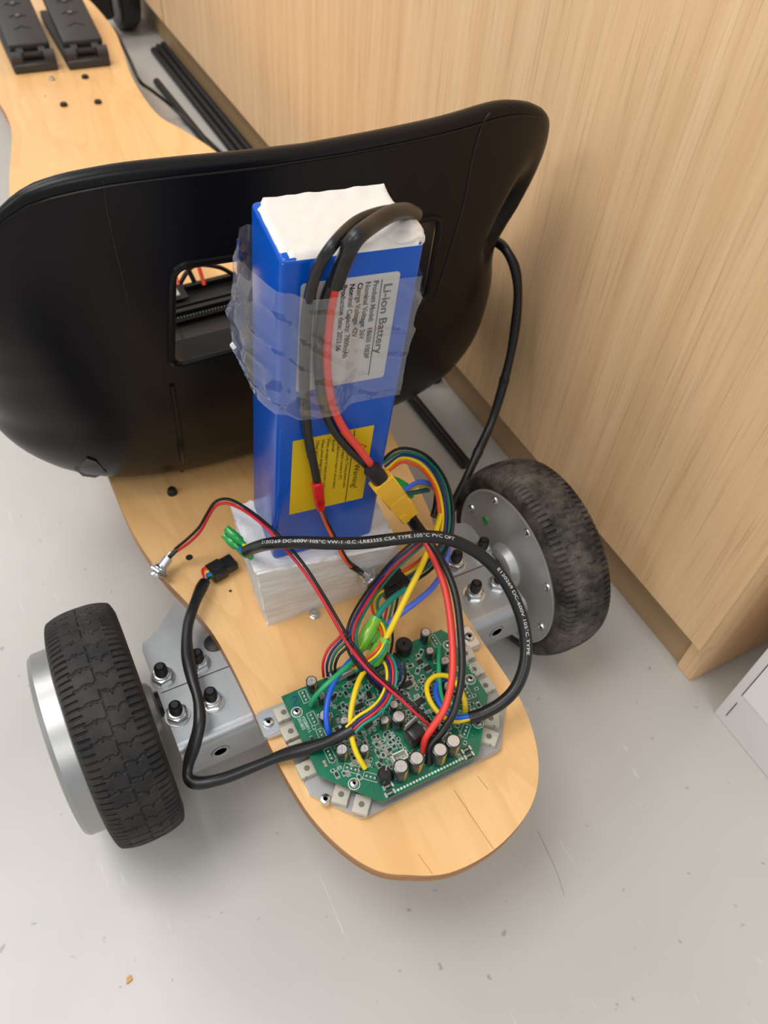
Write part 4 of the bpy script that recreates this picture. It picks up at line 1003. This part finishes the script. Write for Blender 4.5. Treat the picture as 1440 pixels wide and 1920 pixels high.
tag(sm.build('surface_components', [M['chip'], M['smdtan'], M['solder']], ctl, 30), kind='stuff')
# vias along the rear edge
for i in range(26):
    x = 0.119 + i * 0.0022; sk.lathe([(0.0003, 0.0001), (0.0007, 0.00012), (0.0009, 0)], Matrix.Translation((x, 0.1492, PTOP)), 8)
tag(sk.build('silk_outlines', M['silk'], ctl, 30), kind='stuff')
def board_text(s, p, ang, size, m_='silk', nm='board_print'):
    V, F = text_geo(s, size); mb = MB(); mb.add(V, F, 0, Matrix.Translation((p.x, p.y, PTOP + 0.0001)) @ Matrix.Rotation(math.radians(ang), 4, 'Z')); return mb.build(nm, M[m_], ctl)
board_text('YSSB0011.', c5(243, 645, PTOP), -90, 0.0030); board_text('201803', c5(222, 655, PTOP), -90, 0.0030); board_text('201706S', c5(1118, 335, PTOP), -90, 0.0036)
pa = [c5(*q, PTOP + 0.0001) for q in ((196, 540), (222, 536), (212, 560), (202, 582), (224, 580))]
mb = MB(); mb.tube(pa, 0.00035, 5); mb.build('pen_mark', M['bluepen'], ctl)

# ================================================================== cables
def px(lst): return [P(a, b_, z=c) for a, b_, c in lst]
def bundle(pts, cols, gap, r, parent, up=Vector((0, 0, 1)), lift=0.0):
    pts = smooth(pts, 5); N = len(pts)
    for i, c in enumerate(cols):
        k_ = i - (len(cols) - 1) / 2; out = []
        for j, p in enumerate(pts):
            T = (pts[min(j + 1, N - 1)] - pts[max(j - 1, 0)]).normalized(); view = (EYE - p).normalized()
            s = T.cross(view)
            if s.length < 0.05: s = T.cross(up)
            s.normalize(); out.append(p + s * (k_ * gap) + up * (lift * (i % 2) + 0.0006 * math.sin(j * 0.35 + i * 2)))
        W(out, r, c, parent, c.replace('w', '', 1) + '_wire' if c == 'wblack' else {'crimson': 'red', 'dgreen': 'green', 'periwinkle': 'blue'}.get(c, c) + '_wire', 8, 1)
def bullet(p0, p1, r, parent, m_='bullet', name='bullet_sleeve'):
    p0 = Vector(p0); p1 = Vector(p1); L = (p1 - p0).length; q = along(p0, p1); mb = MB()
    mb.lathe([(r * 0.62, 0), (r * 0.66, L * 0.16), (r, L * 0.24), (r * 1.04, L * 0.5), (r, L * 0.72), (r * 0.86, L * 0.78), (r * 0.80, L)], q, 18); o = mb.build(name, M[m_], parent)
    mb = MB(); mb.cyl(q @ Vector((0, 0, L * 0.1)), q @ Vector((0, 0, L * 0.86)), r * 0.5, seg=12); mb.build('bullet_contact', M['brass'], o); return o

# ---- power cable: yellow connector to the board
pw = empty('power_cable', P(800, 1400, z=PTOP)); tag(pw, 'thick red and black power cable with yellow plug running down to the board', 'cable')
xa = BF(706, 890, 0.0165); xb = P(768, 968, z=0.190)
ax_ = (xb - xa).normalized(); view = (EYE - xa).normalized(); sd = ax_.cross(view).normalized(); nrm = sd.cross(ax_)
XM = frame(xa, sd, nrm, ax_); XL = (xb - xa).length
mb = MB(); mb.box((0, 0, XL * 0.35), (0.0150, 0.0080, XL * 0.50), 0.0010, M=XM); mb.box((0, 0, XL * 0.72), (0.0142, 0.0088, XL * 0.46), 0.0010, M=XM); mb.box((0.0035, 0.0045, XL * 0.86), (0.0050, 0.0010, XL * 0.16), 0.0003, M=XM); mb.build('yellow_plug', M['xt'], pw)
mb = MB()
mb.prism(rrect(0.0108, 0.0066, 0.0031, 5), -0.0085, XL * 0.14, M=XM, bevel=0.0)
mb.build('heat_shrink', M['sleeve'], pw)
mb = MB()
mb.tube([XM @ Vector((0, 0, XL * 0.88)), XM @ Vector((0, 0, XL + 0.003)), XM @ Vector((0.0004, 0, XL + 0.008)), P(797, 1010, z=0.1845)], 0.0042, 14)
mb.build('heat_shrink', M['sleeve'], pw)
e0 = XM @ Vector((0.003, 0, XL + 0.010)); e1 = XM @ Vector((-0.003, 0, XL + 0.010))
W([XM @ Vector((-0.0012, 0, XL + 0.008)), P(801, 1020, z=0.1830), P(824, 1072, z=0.175), P(838, 1120, z=0.169), P(847, 1190, z=0.161), P(848, 1265, z=0.153), P(835, 1325, z=0.145), P(812, 1362, z=0.138), P(797, 1385, z=0.132), P(794, 1408, z=0.1225)], 0.0024, 'red', pw, 'red_wire', 12)
W([XM @ Vector((0.0012, 0, XL + 0.008)), P(806, 1016, z=0.1855), P(836, 1066, z=0.178), P(855, 1120, z=0.172), P(864, 1190, z=0.163), P(866, 1265, z=0.154), P(853, 1330, z=0.145), P(832, 1368, z=0.137), P(808, 1400, z=0.130), P(803, 1432, z=0.1225)], 0.0024, 'wblack', pw, 'black_wire', 12)

# ---- charge lead with red plug and metal socket beside the foam
ch = empty('charging_lead', P(690, 1085, z=DT)); tag(ch, 'thin lead with small red plug ending in a metal charging socket by the foam', 'cable')
ja = BF(594, 905, 0.0085); jb = BF(601, 953, 0.0095)
JM = along(ja, jb, -by); JL = (jb - ja).length
mb = MB(); mb.box((0, 0, JL * 0.42), (0.0062, 0.0048, JL * 0.84), 0.0008, M=JM); mb.box((0, 0.0004, JL * 0.80), (0.0052, 0.0040, JL * 0.46), 0.0008, M=JM); mb.box((0, -0.0018, JL * 0.28), (0.0030, 0.0024, JL * 0.30), 0.0004, M=JM); mb.build('red_plug', M['jst'], ch)
W([jb + Vector((-0.0007, 0, 0)), P(612, 985, z=0.196), P(633, 1026, z=0.182), P(648, 1052, z=0.170), P(658, 1062, z=0.158), P(672, 1069, z=0.149)], 0.0011, 'orange', ch, 'red_wire', 8)
W([jb + Vector((0.0010, 0.0004, 0)), P(617, 985, z=0.194), P(638, 1026, z=0.180), P(653, 1051, z=0.169), P(664, 1060, z=0.158), P(676, 1069, z=0.149)], 0.0011, 'wblack', ch, 'black_wire', 8)
def socket(p0, p1, parent):
    """threaded barrel p0 (flange end) to p1 (solder end)"""
    q = along(p0, p1); L = (Vector(p1) - Vector(p0)).length
    pr = [(0, 0), (0.0066, 0), (0.0068, 0.0012), (0.0052, 0.0014)]
    n = 5
    for i in range(n): pr += [(0.0053, 0.0022 + i * 0.0012), (0.0049, 0.0028 + i * 0.0012)]
    pr += [(0.0048, 0.0088), (0.0040, 0.0092), (0.0036, L), (0, L)]
    mb = MB(); mb.lathe(pr, q, 24); o = mb.build('socket_barrel', M['plate_edge'], parent)
    mb = MB(); mb.prism([(0.0075 * math.cos(math.radians(60 * i)), 0.0075 * math.sin(math.radians(60 * i))) for i in range(6)], 0.0035, 0.0058, M=q, bevel=0.0004); mb.lathe([(0.0053, 0.0060), (0.0078, 0.0060), (0.0078, 0.0066), (0.0053, 0.0066)], q, 20); mb.build('socket_nut', M['bright'], o)
    mb = MB(); mb.box((0.0012, 0, L + 0.002), (0.0018, 0.0005, 0.005), M=q); mb.box((-0.0014, 0, L + 0.002), (0.0018, 0.0005, 0.005), M=q); mb.build('solder_lugs', M['solder'], o)
socket(P(698, 1090, z=0.1360), P(677, 1072, z=0.1460), ch)
W([P(659, 1062, z=0.157), P(669, 1068, z=0.152), P(677, 1073, z=0.147)], 0.0021, 'sleeve', ch, 'shrink_boot', 8)

# ---- second charge lead to the open-side socket
c2 = empty('charging_lead', P(300, 1080, z=DT)); tag(c2, 'long thin red and black lead ending in a metal charging socket at the deck edge', 'cable')
pts2 = px([(330, 1032, 0.124), (352, 1015, 0.134), (374, 992, 0.148), (390, 965, 0.164), (405, 945, 0.176), (428, 940, 0.184), (460, 955, 0.191), (498, 985, 0.196), (530, 1018, 0.197), (568, 1062, 0.190), (603, 1115, 0.181), (630, 1163, 0.172), (655, 1205, 0.162), (690, 1250, 0.153), (725, 1284, 0.147), (762, 1316, 0.143), (795, 1346, 0.137), (814, 1366, 0.130), (822, 1378, 0.124)])
bundle(pts2, ['wblack', 'crimson'], 0.0024, 0.0011, c2)
socket(P(291, 1081, z=0.1150), P(316, 1046, z=0.1215), c2)
W([P(313, 1050, z=0.122), P(322, 1040, z=0.123), P(332, 1030, z=0.125)], 0.0017, 'sleeve', c2, 'shrink_boot', 8)

# ---- printed motor extension cable
mc = empty('motor_cable', P(885, 1345, z=PTOP)); tag(mc, 'black round cable with white printing looping from green plugs across to the board', 'cable')
pts3 = px([(462, 1034, 0.176), (480, 1026, 0.186), (510, 1019, 0.202), (560, 1017, 0.208), (620, 1019, 0.210), (680, 1018, 0.211), (740, 1011, 0.213), (800, 1006, 0.213), (850, 1014, 0.207), (900, 1040, 0.197), (940, 1080, 0.186), (968, 1130, 0.174), (984, 1185, 0.162), (985, 1240, 0.152), (968, 1288, 0.143), (940, 1318, 0.138), (905, 1338, 0.134), (880, 1346, 0.1325)])
RC = 0.0041
W(pts3, RC, 'cable', mc, 'sheath', 16)
path = smooth(pts3, 12)
cum = [0]
for a, b_ in zip(path, path[1:]): cum.append(cum[-1] + (b_ - a).length)
def on_path(s):
    s = max(0, min(cum[-1] - 1e-6, s)); i = 0
    lo, hi = 0, len(cum) - 1
    while hi - lo > 1:
        md_ = (lo + hi) // 2
        if cum[md_] <= s: lo = md_
        else: hi = md_
    t = (s - cum[lo]) / (cum[lo + 1] - cum[lo]); p = path[lo].lerp(path[lo + 1], t)
    T = (path[min(lo + 2, len(path) - 1)] - path[max(lo - 1, 0)]).normalized(); return p, T
def cable_print(s, start, end, size):
    V, F = text_geo(s, size); out = []; xs = (end - start) / max(v.x for v in V)
    for v in V:
        p, T = on_path(start + v.x * xs); view = Vector((-0.1, -0.45, 1.0)); view = (view - T * view.dot(T)).normalized(); side = view.cross(T)
        a = (v.y - size * 0.35) / RC
        out.append(p + (view * math.cos(a) + side * math.sin(a)) * (RC + 0.00012))
    mb = MB(); mb.add(out, F); mb.build('cable_print', M['wprint'], mc)
cable_print('E120269 DC-600V 105\u00b0C VW-1 -0.C -LR83355 CSA TYPE 105\u00b0C PVC OFT', cum[21], cum[95], 0.0029)
sfin = cum[-1]
cable_print('E120269 DC-600V 105\u00b0C TYPE', cum[116], cum[116] + 0.062, 0.0029)
for i, (a, b_) in enumerate((((458, 1022, 0.174), (424, 990, 0.180)), ((450, 1030, 0.171), (420, 1003, 0.174)), ((472, 1046, 0.170), (442, 1022, 0.1695)))):
    bullet(P(*a[:2], z=a[2]), P(*b_[:2], z=b_[2]), 0.0031, mc, 'bulletg')
W(px([(456, 1021, 0.1745), (463, 1027, 0.176), (470, 1031, 0.178)]), 0.0013, 'yellow', mc, 'yellow_wire', 8)
W(px([(448, 1029, 0.172), (458, 1033, 0.1745), (468, 1034, 0.177)]), 0.0013, 'blue', mc, 'blue_wire', 8)
W(px([(884, 1346, 0.1325), (850, 1352, 0.131), (822, 1336, 0.131), (804, 1309, 0.131), (801, 1284, 0.131), (816, 1268, 0.131), (842, 1269, 0.131), (860, 1288, 0.130), (871, 1314, 0.128), (872, 1338, 0.123)]), 0.0018, 'yellow', mc, 'yellow_wire', 10)
W(px([(884, 1343, 0.1335), (850, 1344, 0.133), (828, 1325, 0.132), (817, 1300, 0.131), (822, 1280, 0.129), (838, 1272, 0.1235)]), 0.0018, 'blue', mc, 'blue_wire', 10)
W(px([(884, 1340, 0.1330), (852, 1340, 0.1325), (834, 1322, 0.131), (826, 1298, 0.130), (823, 1262, 0.130), (823, 1235, 0.130), (823, 1212, 0.1235)]), 0.0016, 'green', mc, 'green_wire', 10)

# ---- flat sleeved sensor cable on the open side
sl = empty('sensor_cable', P(660, 1365, z=PTOP)); tag(sl, 'black heat-shrunk cable looping over the open-side bracket to the board', 'cable')
pts4 = px([(384, 1090, 0.117), (375, 1108, 0.119), (362, 1140, 0.120), (352, 1175, 0.119), (351, 1220, 0.117), (360, 1270, 0.116), (372, 1315, 0.114), (374, 1355, 0.111), (365, 1395, 0.104), (354, 1430, 0.096), (353, 1458, 0.092), (374, 1468, 0.092), (420, 1459, 0.096), (475, 1438, 0.105), (530, 1416, 0.115), (580, 1402, 0.124), (622, 1387, 0.132), (662, 1366, 0.137)])
W(pts4, 0.0040, 'sleeve', sl, 'sleeve', 14, flat=0.78, rf=lambda t: 1.0 + 0.10 * math.sin(t * 31) + 0.06 * math.sin(t * 53))
CMq = along(P(393, 1078, z=0.1135), P(447, 1047, z=0.1135)); CL = 0.0215
mb = MB(); mb.box((0, 0, 0.006), (0.0145, 0.0085, 0.012), 0.0008, M=CMq); mb.box((0, 0, 0.0155), (0.0125, 0.0070, 0.012), 0.0008, M=CMq); mb.box((0, 0.0045, 0.008), (0.0060, 0.0016, 0.010), 0.0004, M=CMq); mb.build('black_plug', M['black'], sl)
for i, c in enumerate(('crimson', 'orange', 'yellow', 'blue', 'teal', 'wblack')):
    W([CMq @ Vector((0.0056 - i * 0.0022, 0.003, 0.001)), CMq @ Vector((0.0046 - i * 0.0018, 0.003, -0.003)), P(388 - 3 + i * 0.6, 1089, z=0.1185)], 0.0010, c, sl, {'crimson': 'red', 'wblack': 'black'}.get(c, c) + '_wire', 8)
bundle(px([(655, 1371, 0.137), (675, 1352, 0.139), (700, 1335, 0.141), (720, 1314, 0.142), (732, 1286, 0.144), (734, 1258, 0.146), (727, 1236, 0.144), (714, 1228, 0.136)]), ['yellow', 'navy', 'crimson', 'teal'], 0.0020, 0.0010, sl)
bundle(px([(736, 1228, 0.138), (752, 1245, 0.140), (756, 1268, 0.136), (744, 1290, 0.128), (733, 1298, 0.1245)]), ['wblack', 'navy'], 0.0030, 0.0009, sl)

# ---- board phase leads with green plugs
ph = empty('phase_leads', P(660, 1300, z=PTOP)); tag(ph, 'blue, green and yellow board leads rising into translucent green plugs', 'cable')
bullet(P(668, 1228, z=0.137), P(706, 1158, z=0.149), 0.0052, ph); bullet(P(690, 1218, z=0.134), P(718, 1165, z=0.143), 0.0052, ph); bullet(P(690, 1255, z=0.137), P(724, 1198, z=0.151), 0.0052, ph)
W(px([(670, 1225, 0.137), (645, 1252, 0.139), (622, 1288, 0.139), (612, 1330, 0.137), (614, 1365, 0.132), (624, 1392, 0.1235)]), 0.0018, 'blue', ph, 'blue_wire', 10)
W(px([(674, 1232, 0.138), (646, 1254, 0.141), (610, 1286, 0.139), (590, 1308, 0.132), (583, 1322, 0.1235)]), 0.0018, 'green', ph, 'green_wire', 10)
W(px([(692, 1252, 0.137), (677, 1268, 0.140), (665, 1300, 0.140), (657, 1345, 0.137), (660, 1385, 0.133), (670, 1415, 0.129), (685, 1441, 0.1235)]), 0.0018, 'yellow', ph, 'yellow_wire', 10)

# ---- cabinet-side wheel harness
hr = empty('wheel_harness', P(760, 1090, z=0.12)); tag(hr, 'bundle of coloured wheel wires arching beside the battery into a black plug', 'cable')
bundle(px([(722, 874, 0.150), (752, 854, 0.164), (792, 864, 0.174), (823, 902, 0.180), (836, 955, 0.178), (831, 1010, 0.168), (806, 1050, 0.153), (780, 1072, 0.140), (760, 1084, 0.137)]), ['wblack', 'dgreen', 'navy', 'yellow', 'orange'], 0.0025, 0.00125, hr)
HM = along(P(712, 1108, z=0.134), P(780, 1072, z=0.136)); 
mb = MB(); mb.box((0, 0, 0.007), (0.0150, 0.0085, 0.013), 0.0008, M=HM); mb.box((0, 0, 0.0165), (0.0165, 0.0095, 0.010), 0.0008, M=HM); mb.box((0.0, 0.0048, 0.010), (0.0070, 0.0018, 0.011), 0.0004, M=HM); mb.build('black_plug', M['black'], hr)
bundle(px([(724, 1106, 0.136), (708, 1116, 0.140), (702, 1136, 0.143), (710, 1160, 0.146), (722, 1186, 0.150), (716, 1214, 0.152), (694, 1238, 0.146), (662, 1254, 0.134)]), ['teal', 'yellow', 'orange'], 0.0021, 0.0010, hr)
bundle(px([(740, 1112, 0.134), (734, 1140, 0.130), (728, 1170, 0.128), (728, 1200, 0.128), (722, 1230, 0.129)]), ['wblack', 'teal', 'crimson'], 0.0030, 0.0009, hr)
W(px([(826, 966, 0.180), (812, 1010, 0.180), (790, 1062, 0.176), (766, 1110, 0.168), (743, 1158, 0.160), (722, 1201, 0.150)]), 0.0021, 'yellow', hr, 'yellow_wire', 10)
W(px([(757, 920, 0.150), (788, 904, 0.160), (820, 918, 0.166), (837, 960, 0.166), (841, 1010, 0.160), (834, 1060, 0.152), (814, 1098, 0.147), (785, 1125, 0.144), (752, 1150, 0.142), (730, 1168, 0.141), (716, 1188, 0.139)]), 0.0021, 'periwinkle', hr, 'blue_wire', 10)
W(px([(762, 1104, 0.150), (738, 1120, 0.150), (718, 1140, 0.150), (704, 1162, 0.148)]), 0.0021, 'teal', hr, 'green_wire', 10)
W(px([(764, 918, 0.148), (790, 908, 0.152), (815, 918, 0.156), (826, 940, 0.160)]), 0.0019, 'yellow', hr, 'yellow_wire', 10)
W(px([(762, 926, 0.146), (785, 922, 0.148), (806, 918, 0.150)]), 0.0019, 'dgreen', hr, 'green_wire', 10)
bullet(P(772, 930, z=0.142), P(738, 912, z=0.132), 0.0036, hr, 'bulletg'); bullet(P(768, 918, z=0.146), P(735, 898, z=0.136), 0.0036, hr, 'bulletg')
W(px([(822, 928, 0.170), (820, 948, 0.170), (815, 968, 0.168)]), 0.0034, 'sleeve', hr, 'shrink_boot', 12)
# thin board sensor wires
bl = empty('sensor_wires', P(640, 1262, z=PTOP)); tag(bl, 'thin teal, red, navy and black wires rising from the board past the foam', 'cable')
bundle(px([(806, 1000, 0.172), (774, 1028, 0.164), (738, 1060, 0.158), (706, 1098, 0.156), (678, 1140, 0.156), (661, 1178, 0.155), (660, 1212, 0.152), (680, 1245, 0.144), (706, 1275, 0.134), (728, 1296, 0.126)]), ['dgreen', 'crimson', 'navy', 'wblack'], 0.0021, 0.0010, bl)
bundle(px([(618, 1268, 0.1255), (617, 1246, 0.136), (626, 1222, 0.143), (644, 1203, 0.148), (656, 1188, 0.150)]), ['crimson', 'navy', 'dgreen', 'wblack'], 0.0027, 0.0010, bl)

# ---- black cable along the cabinet
bc = empty('wheel_cable', P(830, 985, z=0.15)); tag(bc, 'black heat-shrunk cable hanging from behind the seat past the cabinet-side wheel', 'cable')
cp = [P(930, 452, y=0.475), P(948, 468, y=0.462), P(966, 505, y=0.452), P(971, 560, y=0.444), P(962, 640, y=0.434), P(945, 715, y=0.422), P(922, 790, y=0.408), P(895, 850, y=0.392), P(868, 910, y=0.374), P(848, 950, y=0.360), P(826, 985, y=0.345), P(806, 1022, y=0.330)]
W(cp, 0.0040, 'sleeve', bc, 'sheath', 14, rf=lambda t: 1.0 + 0.07 * math.sin(t * 43))
for a, b_ in ((4, 5), (6, 7), (8, 9)):
    d = (cp[b_] - cp[a]).normalized(); mb = MB(); mb.cyl(cp[b_] - d * 0.003, cp[b_] + d * 0.003, 0.0047, 0.0043, 16); mb.build('shrink_joint', M['sleeve'], bc)
# ---- thin cable along the deck edge towards the front
tc_ = px([(196, 42, 0.10), (218, 62, 0.100), (242, 110, 0.098), (262, 152, 0.090), (285, 170, 0.060), (318, 196, 0.025), (350, 226, 0.012), (395, 268, 0.006), (430, 300, 0.004)])
mb = MB(); mb.tube(tc_, 0.0028, 8); tag(mb.build('thin_cable', M['cable'], None, 60), 'thin black cable trailing along the front deck edge to the floor', 'cable')
